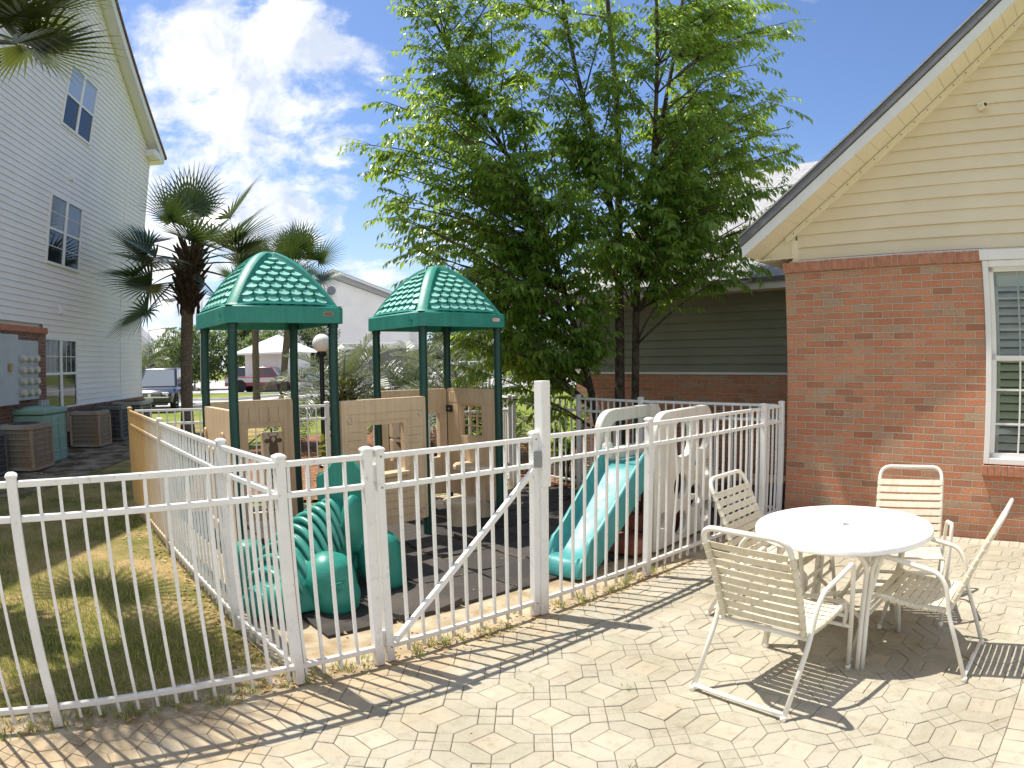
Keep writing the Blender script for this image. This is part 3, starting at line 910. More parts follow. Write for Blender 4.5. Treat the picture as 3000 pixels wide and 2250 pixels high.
    sh.obox(M @ Vector((.10,.985,th+.003)), M.to_3x3() @ Vector((.50,0,0)), (0,0,.04), M.to_3x3() @ Vector((0,0,.03)))
    sh.build_each('ledge', M_tan, ps, bevel=.008)
    # back of tower one: plank panel, doorway with a turning block column
    M, L, pb, th = panel(A, C, [(.36,.40,L-.13,1.13)], z1=1.365, label='back panel with planks and a doorway',
                         grooves=[(.10+k*.092,1.175,.186+k*.092,1.30) for k in range(7)])
    # turning blocks
    def blocks(M, x, zs, marks, th):
        ax = MB(); ax.tube([M @ Vector((x, zs[0][0]-.03, th/2)), M @ Vector((x, zs[-1][1]+.03, th/2))], .008, 8)
        axo = ax.build('block_axle', M_steel, root, smooth=True)
        for (a, b), mk in zip(zs, marks):
            m = MB(); w = .092
            m.box((0,(a+b)/2,0), (w*2, b-a-.006, .085), M @ Matrix.Translation((x,0,th/2)))
            ob = m.build('turning_block', M_tanblock, root, bevel=.012, seg=3)
            mk(M @ Matrix.Translation((x, (a+b)/2, th/2+.0428)), ob)
            
    def letter(ch):
        def f(Mx, ob):
            lettering('letter', ch, .17, M_brown, ob, MW[root.name].inverted() @ Mx, .0012, .009)
        return f
    def cow(Mx, ob):
        m = MB()
        def el(cx, cy, rx, ry, n=18): return [(cx+rx*math.cos(2*PI*k/n), cy+ry*math.sin(2*PI*k/n)) for k in range(n)]
        head = [(-.025,.075),(.025,.075),(.04,.05),(.038,0),(.045,-.03),(.04,-.085),(-.04,-.085),(-.045,-.03),(-.038,0),(-.04,.05)]
        m.plate([head], Mx, .002); m.plate([el(-.058,.035,.026,.020)], Mx, .002); m.plate([el(.058,.035,.026,.020)], Mx, .002)
        m.tube([Mx @ Vector(p) for p in ((-.03,.07,0),(-.045,.085,0),(-.04,.1,0))], .004, 5); m.tube([Mx @ Vector(p) for p in ((.03,.07,0),(.045,.085,0),(.04,.1,0))], .004, 5)
        m.build('cow_mark', M_icon, ob)
        m = MB(); m.plate([[(0,.02),(.018,.045),(.012,.068),(-.012,.068),(-.018,.045)]], Mx @ Matrix.Translation((0,0,.002)), .0015); m.build('cow_blaze', M_tanblock, ob)
    def bell(Mx, ob):
        m = MB(); m.plate([[(.07*math.cos(2*PI*k/24), .07*math.sin(2*PI*k/24)) for k in range(24)]], Mx, .002); m.build('bell_disc', M_icon, ob)
        m = MB(); m.plate([[(-.032,-.03),(.032,-.03),(.022,0),(.018,.025),(0,.042),(-.018,.025),(-.022,0)]], Mx @ Matrix.Translation((0,0,.002)), .0015)
        m.plate([[(.009*math.cos(2*PI*k/10), -.04+.009*math.sin(2*PI*k/10)) for k in range(10)]], Mx @ Matrix.Translation((0,0,.002)), .0015); m.build('bell_mark', M_tanblock, ob)
    def none(Mx, ob): pass
    blocks(M, .585, [(.42,.64), (.645,.865), (.87,1.09)], [none, bell, cow], th)
    # brackets and bolts by the poles
    def bracket(p, d, z=1.19):
        m = MB(); n = Vector((-d.y, d.x, 0)); q = Vector((p.x, p.y, z))
        m.obox(q - n*.034 + d*.02 - Vector((0,0,.035)), d*.115, n*-.008, (0,0,.07))
        o = m.build('bracket', M_steel, root, bevel=.008)
        k = MB(); k.ball(q - n*.046 + d*.085, .011, 10, 6); k.build('bracket_bolt', M_bolt, o, smooth=True)
    bracket(C, (A-C).normalized()*1.0); bracket(G, (E-G).normalized()); 
    dd = (H-G).normalized(); m = MB(); n = Vector((-dd.y, dd.x, 0)); q = Vector((G.x, G.y, 1.19))
    bracket(G, dd)
    # right tower, back-left wall with an arched opening and the lettered blocks
    M, L, pe, th = panel(E, G, [(.10,.72,.36,1.17), (.50,.70,.70,1.15)], z1=1.39, label='plank panel with two tall openings', grooves=[(.12+k*.088,1.205,.202+k*.088,1.325) for k in range(6)])
    blocks(M, .235, [(.50,.71), (.715,.925), (.93,1.155)], [letter('C'), letter('Y'), letter('T')], th)
    # right tower, back-right wall with a nine-pane window
    wx0, wx1, wz0, wz1 = .25, .59, .93, 1.235
    holes = []
    for i in range(3):
        for j in range(3):
            x0 = wx0 + .012 + i*.111; z0 = wz0 + .012 + j*.098
            holes.append((x0, z0, x0+.094, z0+.082, .006))
    L = (H-G).length
    M, L, pg, th = panel(G, H, [(wx0, wz0, wx1, wz1, .01)], z1=1.395, label='plank panel with a nine-pane window',
        grooves=[(.07+k*.082,1.255,.145+k*.082,1.36) for k in range(8)] + [(.07,.45,.22,1.24), (L-.20,.45,L-.07,1.24)])
    lt = MB(); lt.plate([rect(wx0-.004, wz0-.004, wx1+.004, wz1+.004, .01)] + [rect(*h) for h in holes], M @ Matrix.Translation((0,0,.006)), .010); lt.build('window_lattice', M_tan, pg)
    # table and seats moulded inside the right tower
    bt = MB(); c = G + (H-G)*.42 - N_*.2
    bt.lathe([(.02,.62),(.26,.625),(.275,.64),(.275,.665),(.26,.68),(.02,.682)], 28, Vector((c.x, c.y, 0)))
    bt.lathe([(.15,.0),(.10,.2),(.09,.55),(.14,.63)], 20, Vector((c.x, c.y, 0)))
    bt.build('table', M_tanblock, root, autosmooth=rad(40))
    st = MB(); c = H - E_*.35 - N_*-.12
    st.lathe([(.17,0),(.15,.1),(.14,.3),(.18,.36),(.18,.39),(.15,.40)], 22, Vector((c.x, c.y, 0)))
    st.build('seat', M_tanblock, root, autosmooth=rad(40))
    root.location = (-1.43, 6.27, -.164); root.scale = (1.1, 1.1, 1.1)
towers()
# ------------------------------------------------------------------ green crawl-over creature
M_ribs = plastic('sunlit_green_plastic', (.05,.27,.215), (.075,.33,.265), .32)  # lighter copy of the body green: sun glare on the ribs put into colour
def creature():
    root = empty('crawl_toy', (-1.42, 4.6, 0), 0, 'green ribbed plastic creature to climb over, with a crested head', 'climbing toy')
    T0 = Vector((-1.68, 4.08, 0)); H0 = Vector((-1.29, 4.86, 0))
    ax = (H0-T0).normalized(); sd = Vector((ax.y, -ax.x, 0))
    Ln = (H0-T0).length
    def at(t, s, z): return T0 + ax*(t*Ln) + sd*s + Vector((0,0,z))
    Rm = Matrix((ax, sd, Vector((0,0,1)))).transposed()
    m = MB()
    def hw(t):   # half width and height of the back along its length
        pts = [(-.08,.06,.05),(0,.15,.16),(.12,.23,.32),(.3,.275,.48),(.5,.275,.58),(.7,.23,.64),(.88,.17,.675),(1.0,.15,.70),(1.08,.10,.69)]
        for a, b in zip(pts, pts[1:]):
            if t <= b[0]:
                f = (t-a[0])/(b[0]-a[0]); f = f*f*(3-2*f) if False else f
                return a[1]+(b[1]-a[1])*f, a[2]+(b[2]-a[2])*f
        return pts[-1][1], pts[-1][2]
    n, k = 26, 24
    vs = []; fs = []
    for i in range(n+1):
        t = -.08 + 1.16*i/n; w, h = hw(t)
        for j in range(k+1):
            a = PI*j/k
            vs.append(at(t, -math.cos(a)*(w-.025)*(1+.25*(1-math.sin(a))), .04 + (h-.075)*math.sin(a)**.8 if 0 < j < k else .03))
    for i in range(n):
        for j in range(k):
            q = i*(k+1)+j; fs.append((q, q+1, q+k+2, q+k+1))
    fs.append(tuple(range(k+1))); fs.append(tuple(range(n*(k+1), (n+1)*(k+1)))[::-1])
    bot = [(i*(k+1), (i+1)*(k+1), (i+1)*(k+1)+k, i*(k+1)+k) for i in range(n)]
    fs += bot
    m.add(vs, fs)
    # feet and haunches
    for (t, s, z, r) in ((.42,.31,.22,(.18,.17,.20)), (.44,.34,.12,(.18,.175,.15)), (.24,-.31,.18,(.14,.14,.19)), (.26,-.34,.30,(.10,.09,.12)), (.02,.19,.14,(.12,.12,.13)),
                         (1.08,.28,.22,(.15,.14,.22)), (1.10,.32,.12,(.15,.13,.14)), (.80,-.26,.18,(.14,.12,.18)), (-.04,.02,.11,(.13,.11,.11)), (.95,.17,.5,(.12,.07,.22))):
        m.ball(at(t, s, z), r, 20, 14, M=Rm)
    for (t, s, r_, hh, lean) in ((.44,.35,.165,.40,.05), (.24,-.35,.13,.44,.04), (1.12,.33,.15,.43,.05)):
        c0 = at(t, s, 0); k_ = sd*(-lean if s > 0 else lean)
        prof = [(.8,.012),(.96,.04),(1.03,.14),(1.0,.28),(.92,.36),(.7,.40),(.3,.42)]
        vs = []; fs = []; nn = 22
        for (rr_, zz) in prof:
            zf = zz/.42*hh
            for j in range(nn): vs.append(c0 + k_*(zf/hh) + Vector((math.cos(2*PI*j/nn)*r_*rr_, math.sin(2*PI*j/nn)*r_*rr_, zf)))
        for i in range(len(prof)-1):
            for j in range(nn): fs.append((i*nn+j, i*nn+(j+1) % nn, (i+1)*nn+(j+1) % nn, (i+1)*nn+j))
        fs += [tuple(range(nn))[::-1], tuple(range((len(prof)-1)*nn, len(prof)*nn))]
        m.add(vs, fs)
    o = m.build('body', M_green, root, smooth=True)
    rm = o.modifiers.new('merge', 'REMESH'); rm.mode = 'VOXEL'; rm.voxel_size = .013; rm.use_smooth_shade = True
    s_ = o.modifiers.new('soften', 'SMOOTH'); s_.factor = .5; s_.iterations = 9
    # raised ribs over the back
    rb = MB()
    for i in range(11):
        t = .02 + i*.084; w, h = hw(t)
        span = .34 if i < 2 else (.40 if i < 8 else .36)
        pts = []; rs = []
        for j in range(19):
            u = j/18; a = PI*(.5 + (u-.5)*2*span)
            pts.append(at(t - .02*math.cos(a)**2, -math.cos(a)*(w-.006)*(1+.25*(1-math.sin(a))), .04+(h-.045)*math.sin(a)**.8))
            rs.append(.023*min(1, min(u, 1-u)*9+.25))
        rb.tube(pts, rs, 8)
    rb.build_each('rib', M_ribs, root, smooth=True)
    # crested head plate
    out = [(-.05,.24),(-.15,.36),(-.19,.52),(-.205,.68),(-.205,.83),(-.16,.855),(-.115,.89),(-.08,.935),(-.045,.965),(0,.978),(.045,.965),(.08,.935),(.115,.89),(.16,.855),(.205,.83),(.205,.68),(.19,.52),(.15,.36),(.05,.24)]
    c = at(1.08, .0, 0); px = Vector((.985, .17, 0)).normalized(); nz = Vector((px.y, -px.x, 0))
    M = Matrix(((px.x, 0, nz.x, c.x), (px.y, 0, nz.y, c.y), (0, 1, 0, 0), (0,0,0,1)))
    h = MB(); h.plate([[(x, z) for x, z in out][::-1][::-1]], M @ Matrix.Translation((0,0,-.06)), .12)
    h.build('head', M_green, root, bevel=.035, seg=5, autosmooth=rad(70))
    # toe lines on the near foot
    tl = MB()
    for q in range(2):
        pts = []
        for j in range(9):
            a = -.9 + 1.5*j/8
            pts.append(at(.44, .32, 0) + Rm @ Vector((-math.cos(a)*.02-.05+.02*q, 0, 0)) + Rm @ Vector((math.sin(a)*.13, .155*math.cos(a*.6), .235 - .05*q + .01)))
        tl.tube(pts, .006, 6)
    tl.build('toe_line', M_green, root, smooth=True)
creature()

# ------------------------------------------------------------------ slide climber
M_teal = plastic('teal_plastic', (.05,.27,.27), (.07,.32,.315), .44)
M_offw = plastic('off_white_plastic', (.66,.62,.54), (.75,.71,.62), .5)
M_redb = plastic('faded_red_plastic', (.26,.075,.05), (.34,.12,.085), .5)
def slide():
    root = empty('slide_climber', (1.0, 5.8, 0), 0, 'small off-white climber with round holes and a teal slide', 'slide')
    a = Vector((.665, .747, 0)).normalized(); l = Vector((-a.y, a.x, 0))
    P0 = Vector((1.15, 5.55, 0)); Wd = .56
    def plate_frame(p): 
        n = Vector((a.y, -a.x, 0))
        return Matrix(((a.x*1.12, 0, n.x, p.x), (a.y*1.12, 0, n.y, p.y), (0,1,0,0), (0,0,0,1)))
    def arc(cx, cz, r, a0, a1, n=8, ry=None): return [(cx+r*math.cos(rad(a0+(a1-a0)*k/n)), cz+(ry or r)*math.sin(rad(a0+(a1-a0)*k/n))) for k in range(n+1)]
    outer = [(0,.02),(1.0,.02),(1.03,.5),(1.0,.9)] + arc(.86,1.09,.13,10,90,6) + [(.55,1.215)] + arc(.20,1.02,.19,90,180,7) + [(0,.8)]
    def hole(cx, cz, rx, rz, n=22): return [(cx+rx*math.cos(2*PI*k/n), cz+rz*math.sin(2*PI*k/n)) for k in range(n)]
    def rr(x0, z0, x1, z1, r):
        return arc(x1-r,z0+r,r,-90,0,4)+arc(x1-r,z1-r,r,0,90,4)+arc(x0+r,z1-r,r,90,180,4)+arc(x0+r,z0+r,r,180,270,4)
    holes = [rr(.31,.79,.62,1.12,.12), rr(.69,.81,.93,1.12,.10), hole(.42,.53,.115,.115), hole(.68,.39,.115,.115), hole(.42,.19,.115,.115), hole(.90,.62,.085,.085), hole(.90,.20,.10,.10), rr(.10,.20,.17,.34,.01)]
    for side in (0, 1):
        p = P0 + l*(Wd*side); th = .075
        m = MB(); M = plate_frame(p) @ Matrix.Translation((0,0,-th/2))
        m.plate([outer] + (holes if side == 0 else [rr(.16,.86,.86,1.10,.09)] + holes[2:7]), M, th)
        w = m.build('side_wall', M_offw, root, bevel=.022, seg=4, autosmooth=rad(60))
        if side == 0:
            w['label'] = 'near side wall with windows and round holes'
            d = MB(); d.lathe([(.036,0),(.030,.010)], 18, M=M @ Matrix.Translation((.69,.70,th-.002))); d.build('dot', M_teal, w)
            d = MB(); d.plate([rr(.655,.545,.735,.63,.008)], M @ Matrix.Translation((0,0,th-.001)), .002)
            d.build('warning_label', simple('faded_label', (.55,.46,.22), rough=.6), w)
    # hand grip knob at the head of the far wall
    g = MB(); q = P0 + l*(Wd-.07) + a*.06; g.lathe([(.05,.80),(.055,.86),(.05,.92),(.03,.945)], 16, Vector((q.x,q.y,0))); g.build('grip', M_offw, root, autosmooth=rad(50))
    # deck and rear steps
    m = MB(); q = P0 + l*.03 + a*.12
    m.obox(q + Vector((0,0,.71)), a*.62, l*(Wd-.06), (0,0,.05)); m.build('deck', M_teal, root, bevel=.012)
    m = MB()
    for k in range(3):
        q = P0 + l*.03 + a*(.72+.09*k) + Vector((0,0,.52-.19*k)); m.obox(q, a*.10, l*(Wd-.06), (0,0,.05))
    m.build('step', M_offw, root, bevel=.012)
    m = MB(); q = P0 + l*.05 + a*.16
    m.obox(q + Vector((0,0,.14)), a*.08, l*(Wd-.1), (0,0,.16)); m.obox(q + a*.5 + Vector((0,0,.1)), a*.08, l*(Wd-.1), (0,0,.5)); m.build('cross_brace', M_redb, root, bevel=.015)
    # base block on the ground
    m = MB(); q = P0 + l*.02 - a*.20; m.obox(q + Vector((0,0,.02)), a*.34, l*(Wd-.04), (0,0,.13)); m.build('base', M_redb, root, bevel=.03, seg=3)
    # chute
    s0 = Vector((.385, 5.05, 0)); s1 = P0 + l*(Wd/2) + a*.10
    d = (s1-s0); Lh = d.length; d.normalize(); n = Vector((-d.y, d.x, 0))
    prof = []
    for k in range(25):
        t = k/24
        z = .155 + .60*max(0, min(1, (t-.10)/.78))**1.05
        if t < .10: z = .155
        if t > .88: z = .752 + .01*math.sin((t-.88)/.12*PI)
        prof.append((t*Lh, z))
    for _ in range(2):
        prof = [prof[0]] + [(prof[i][0], (prof[i-1][1]+2*prof[i][1]+prof[i+1][1])/4) for i in range(1, len(prof)-1)] + [prof[-1]]
    def width(t): return .185 + .05*t
    m = MB(); ring = []
    for i, (x, z) in enumerate(prof):
        t = i/(len(prof)-1); w = width(t); rail = .125 if .07 < t < .92 else .125*max(.0, min(1, t/.07 if t < .5 else (1-t)/.08))
        sec = [(-w,-.10),(-w,rail),(-w+.012,rail+.014),(-w+.030,rail+.012),(-w+.040,rail-.01),(-w+.055,.015),(-w+.085,.0),(0,-.006),(w-.085,0),(w-.055,.015),(w-.040,rail-.01),(w-.030,rail+.012),(w-.012,rail+.014),(w,rail),(w,-.10)]
        drop = 0
        for s_, h in sec:
            zz = z + h
            if h <= -.09: zz = max(.02, z-.15)
            ring.append(s0 + d*x + n*(-s_) + Vector((0,0,zz)))
    k = 15; fs = []
    for i in range(len(prof)-1):
        for j in range(k-1): q = i*k+j; fs.append((q, q+1, q+k+1, q+k))
        fs.append((i*k+k-1, i*k, (i+1)*k, (i+1)*k+k-1))
    m.add(ring, fs)
    # rounded nose
    nose = []; fs = []
    x0 = ring[:k]
    base = len(m.v)
    for r_ in range(7):
        an = PI/2*r_/6*1.15
        for j in range(k):
            p = x0[j]; zt = p.z; zb = .02
            f = math.sin(an); c_ = math.cos(min(an, PI/2))
            w_in = 1 - .10*(1-c_)
            cc = s0 + n*((p-s0).dot(n))*w_in
            nose.append(cc - d*(.075*f) + Vector((0,0, zb + (zt-zb)*(c_ if zt > .1 else 1))))
    for r_ in range(6):
        for j in range(k-1): q = r_*k+j; fs.append((q, q+k, q+k+1, q+1))
        fs.append((r_*k+k-1, r_*k+k+k-1, r_*k+k, r_*k))
    m.add(nose, fs)
    m.build('chute', M_teal, root, autosmooth=rad(50))
slide()

# ------------------------------------------------------------------ patio table and strap chairs
M_cream = simple('cream_powder_coat', (.74,.70,.60), (.80,.77,.69), 5, .35)
M_strap = plastic('tan_vinyl', (.64,.575,.43), (.71,.645,.50), .42)
M_top = simple('white_table_top', (.78,.765,.73), (.86,.85,.83), 9, .38, .06, 30, contrast=(.30,.5))
def bend(pts, r, n=6):
    """round the corners of a polyline"""
    pts = [Vector(p) for p in pts]; out = [pts[0]]
    for a, b, c in zip(pts, pts[1:], pts[2:]):
        u = (a-b); v = (c-b); q = min(r, u.length*.48, v.length*.48); u.normalize(); v.normalize()
        p0, p2 = b+u*q, b+v*q
        for k in range(n+1):
            t = k/n; out.append(p0*(1-t)**2 + b*2*t*(1-t) + p2*t*t)
    return out + [pts[-1]]
def table():
    c = Vector((1.875, 3.435, 0))
    root = empty('round_table', tuple(c), 0, 'round white patio table with a small umbrella hole', 'table')
    m = MB(); R_ = .538
    n = 64; hr = .021
    prof = [(R_-.06,.668),(R_-.012,.668),(R_,.676),(R_,.700),(R_-.006,.708),(R_-.016,.711),(R_-.036,.711),(R_-.040,.7085),(R_-.046,.7085),(R_-.050,.711)]
    vs = []; fs = []
    pr = [(hr,.680)] + prof + [(hr,.711)]
    for (r, z) in pr:
        for j in range(n): vs.append((c.x+r*math.cos(2*PI*j/n), c.y+r*math.sin(2*PI*j/n), z))
    k = len(pr)
    for i in range(k):
        for j in range(n):
            a = i*n; b2 = ((i+1) % k)*n
            fs.append((a+j, a+(j+1) % n, b2+(j+1) % n, b2+j))
    m.add(vs, fs); m.build('tabletop', M_top, root, autosmooth=rad(45))
    g = MB(); g.lathe([(hr+.004,.7115),(hr+.001,.714),(hr-.004,.712),(hr-.005,.69)], 24, c, cap=False); g.build('umbrella_ring', simple('grey_ring', (.3,.3,.3), rough=.5), root, smooth=True)
    for a0 in (264, 354, 84, 174):
        a = rad(a0); u = Vector((math.cos(a), math.sin(a), 0)); v = Vector((-u.y, u.x, 0))
        lg = MB()
        for s in (-1, 1):
            p = bend([c+u*.36+v*s*.10+Vector((0,0,.662)), c+u*.39+v*s*.085+Vector((0,0,.655)), c+u*.40+v*s*.016+Vector((0,0,.58)), c+u*.40+v*s*.0155+Vector((0,0,.30)), c+u*.445+v*s*.0155+Vector((0,0,0.0))], .07)
            lg.tube(p, .0145, 10)
        lg.build('leg', M_cream, root, smooth=True)
    for a0 in (264, 354):
        a = rad(a0); u = Vector((math.cos(a), math.sin(a), 0))
        b = MB(); z = .27 if a0 == 264 else .295
        b.tube([c+u*.40+Vector((0,0,z)), c-u*.40+Vector((0,0,z))], .0125, 10); b.build('stretcher', M_cream, root, smooth=True)
        b = MB(); b.tube([c+u*.02+Vector((0,0,z)), c+u*.36+Vector((0,0,.63))], .011, 8); b.build('brace', M_cream, root, smooth=True)
table()
def chair_proto():
    root = empty('patio_chair', (0,0,0), 0, 'x', 'chair', 'strap chairs around the round table')
    X = .273; TR = .0135
    for s in (-1, 1):
        x = X*s
        p = bend([(x,.70,.012),(x,.60,.585),(x,.585,.635),(x,.25,.575),(x,.195,.50),(x*1.0,.165,.365),(x,.0,.014)], .075, 7)
        m = MB(); m.tube(p, TR, 12); m.build('arm_and_leg', M_cream, root, smooth=True, local=True)
        m = MB()
        for y in (.70, .0): m.lathe([(.016,0),(.0165,.02),(.014,.03)], 12, (x, y, 0))
        m.build_each('foot_cap', M_cream, root, smooth=True, local=True)
    m = MB(); m.tube([(-X,.006,.032),(X,.006,.032)], .0125, 10); m.build('rear_bar', M_cream, root, smooth=True, local=True)
    m = MB(); m.tube([(-X,.648,.27),(X,.648,.27)], .0105, 10); m.tube([(-X,.17,.365),(X,.17,.365)], .0125, 10); m.build('cross_bar', M_cream, root, smooth=True, local=True)
    sx = .235
    seat = bend([(-sx,.17,.368),(-sx,.40,.372),(-sx,.60,.405),(-sx,.655,.36),(-sx,.648,.27)], .05, 6)
    m = MB()
    for s in (-1, 1): m.tube([(p[0]*s*-1, p[1], p[2]) for p in seat], .0125, 10)
    m.tube([(-sx,.635,.33),(sx,.635,.33)], .0105, 10)
    m.build('seat_frame', M_cream, root, smooth=True, local=True)
    by = lambda z: .175 - (z-.36)*.40 - max(0, z-.62)*.12
    back = bend([(-sx,.172,.362),(-sx,by(.62),.62),(-sx,by(.89),.89),(sx,by(.89),.89),(sx,by(.62),.62),(sx,.172,.362)], .085, 8)
    m = MB(); m.tube(back, .0135, 12); m.build('back_frame', M_cream, root, smooth=True, local=True)
    # vinyl straps: wrapped round the side tubes, drawn flat between them
    def strap(mb, c0, u, wdir, nrm, half, w):
        # c0 centre; u across the chair; wdir along the tube; nrm out of the face
        r = .0168
        for s in (-1, 1):
            cc = c0 + u*(half*s); vs = []; n = 10
            for k in (0, 1):
                for j in range(n):
                    a = 2*PI*j/n
                    vs.append(cc + (u*math.cos(a) + nrm*math.sin(a))*r + wdir*(w*(k-.5)))
            mb.add(vs, [(j, (j+1) % n, n+(j+1) % n, n+j) if s > 0 else (j, n+j, n+(j+1) % n, (j+1) % n) for j in range(n)] + [tuple(range(n)), tuple(range(n, 2*n))[::-1]])
        t = .0042; n = 12; vs = []; fs = []
        for k in range(n+1):
            f = k/n*2-1; sag = -.004*(1-f*f)
            p = c0 + u*(f*half) + nrm*(r - t + sag)
            for dw, dn in ((-.5,0),(.5,0),(.5,1),(-.5,1)): vs.append(p + wdir*(w*dw) + nrm*(t*dn))
        for k in range(n):
            for j in range(4): fs.append((k*4+j, k*4+(j+1) % 4, k*4+4+(j+1) % 4, k*4+4+j))
        mb.add(vs, [f[::-1] for f in fs])
    m = MB(); nS = 9
    for k in range(nS):
        z = .405 + k*.0475; zz = z
        d = Vector((0, by(zz+.01)-by(zz-.01), .02)).normalized(); nr = Vector((0, d.z, -d.y))
        strap(m, Vector((0, by(zz), zz)), Vector((1,0,0)), d, nr, sx, .041)
    m.build('backrest', M_strap, root, local=True, bevel=.0015, seg=1)
    m = MB()
    ys = [.215+.0475*k for k in range(9)]
    for y in ys:
        z = .368 + max(0, (y-.35))*.10 + (.0 if y < .55 else .01)
        strap(m, Vector((0, y, z)), Vector((1,0,0)), Vector((0,1,.05)).normalized(), Vector((0,-.05,1)).normalized(), sx, .041)
    m.build('seat', M_strap, root, local=True, bevel=.0015, seg=1)
    return root
ch = chair_proto()
def place_chair(first, x, y, rz, label):
    o = ch if first else copy_thing(ch, (x, y, 0), rad(rz), label)
    if first:
        o.location = (x, y, 0); o.rotation_euler = (0,0,rad(rz)); o['label'] = label; MW[o.name] = Matrix.Translation((x,y,0)) @ Matrix.Rotation(rad(rz), 4, 'Z')
place_chair(True, 1.045, 2.81, -52.4, 'tan strap chair with its back to us, nearest the gate')
place_chair(False, 2.49, 2.765, 42, 'tan strap chair seen side-on, its striped shadow beside the border bricks')
place_chair(False, 2.75, 4.06, 148.5, 'tan strap chair facing us in front of the brick wall under the window')
place_chair(False, 1.44, 4.24, -136, 'tan strap chair between the table and the picket fence')
# ------------------------------------------------------------------ brick house on the right
BR_COLS = [(.235,.115,.080),(.36,.150,.096),(.40,.165,.105),(.33,.135,.088),(.43,.185,.118),(.30,.175,.125),(.37,.15,.095),(.30,.205,.155),(.42,.175,.11),(.27,.115,.075)]
BR_COLS = [tuple(min(.6, k*m) for k, m in zip(c, (1.52, 1.55, 1.36))) for c in BR_COLS]
M_brick = brick_mat('red_brick', BR_COLS, (.52,.44,.34))
M_rowlock = simple('red_brick_edge', (.36,.15,.09), (.50,.22,.135), 18, .9, .4, 120, spec=.25)
M_cream_s = simple('cream_siding', (.71,.605,.425), (.76,.66,.475), 1.2, .6, .15, 14, bdist=.004)
M_cream_t = simple('cream_trim', (.80,.72,.54), (.84,.76,.59), 2, .5)
M_whitetrim = simple('white_trim', (.72,.71,.68), (.78,.77,.74), 3, .5)
M_roofgrey = simple('grey_shingle', (.13,.13,.14), (.24,.235,.24), 16, .95, .6, 60, spec=.2)
M_roofpale = simple('pale_shingle', (.27,.27,.28), (.40,.395,.39), 10, .9, .5, 60, spec=.3)
M_gutter = simple('dark_grey_edge', (.12,.12,.13), (.16,.16,.17), 6, .6)
def glass_mat(name, c=(.02,.025,.03), rough=.04):
    t = NT(name); t.color(c); t.rough(rough); t.b.inputs['Specular IOR Level'].default_value = .8
    co = t.coord(); t.bump(t.noise(co, 1.5, 2), .05, .01); return t.m
M_glass = glass_mat('window_glass')
M_clear = None
def clear_glass(name):
    t = NT(name)
    gl = t.node('ShaderNodeBsdfGlossy'); gl.inputs['Roughness'].default_value = .02
    tr = t.node('ShaderNodeBsdfTransparent'); tr.inputs['Color'].default_value = (.86,.90,.88,1)
    fr = t.node('ShaderNodeFresnel'); fr.inputs['IOR'].default_value = 1.5
    f2 = t.math('ADD', t.math('MULTIPLY', fr.outputs[0], .9), .01)
    mx = t.node('ShaderNodeMixShader'); t.link(f2, mx.inputs[0]); t.link(tr.outputs[0], mx.inputs[1]); t.link(gl.outputs[0], mx.inputs[2])
    t.link(mx.outputs[0], t.out.inputs['Surface']); return t.m
M_clear = clear_glass('clear_glass')
M_dark = simple('dark_room', (.02,.02,.02), rough=.9)
def siding(mb, z0, z1, exp, xr, off=0.0, lap=.019):
    """lapped boards on local plane y=off (outwards is -y); xr(z) gives the run of the board at height z"""
    z = z0; row = 0
    while z < z1 - 1e-4:
        zt = min(z+exp, z1); a0, b0 = xr(z); a1, b1 = xr(zt)
        if b0-a0 > .02:
            if b1 < a1: a1 = b1 = (a1+b1)/2
            # boards come in lengths and overlap where they meet
            cut = a0 + (.9 + (row*1.37) % 2.6); L = [(a0, a1)]
            while cut < min(b0, b1)-.15:
                if cut > max(a0, a1)+.15: L.append((cut, cut))
                cut += 2.9
            L.append((b0, b1))
            for k, (p, q) in enumerate(zip(L, L[1:])):
                o = .0035*(k % 2) + .0015*math.sin(row*2.3+k*4.1)
                vs = [(p[0],off-lap-o,z),(q[0],off-lap-o,z),(q[1],off-o,zt),(p[1],off-o,zt),(p[0],off,z),(q[0],off,z)]
                mb.add(vs, [(0,1,2,3),(4,5,1,0)])
        z += exp; row += 1
def framed(p, d):
    """matrix: local x along d, local -y outwards, z up"""
    d = d.normalized(); return Matrix(((d.x, -d.y, 0, p.x), (d.y, d.x, 0, p.y), (0,0,1,p.z), (0,0,0,1)))
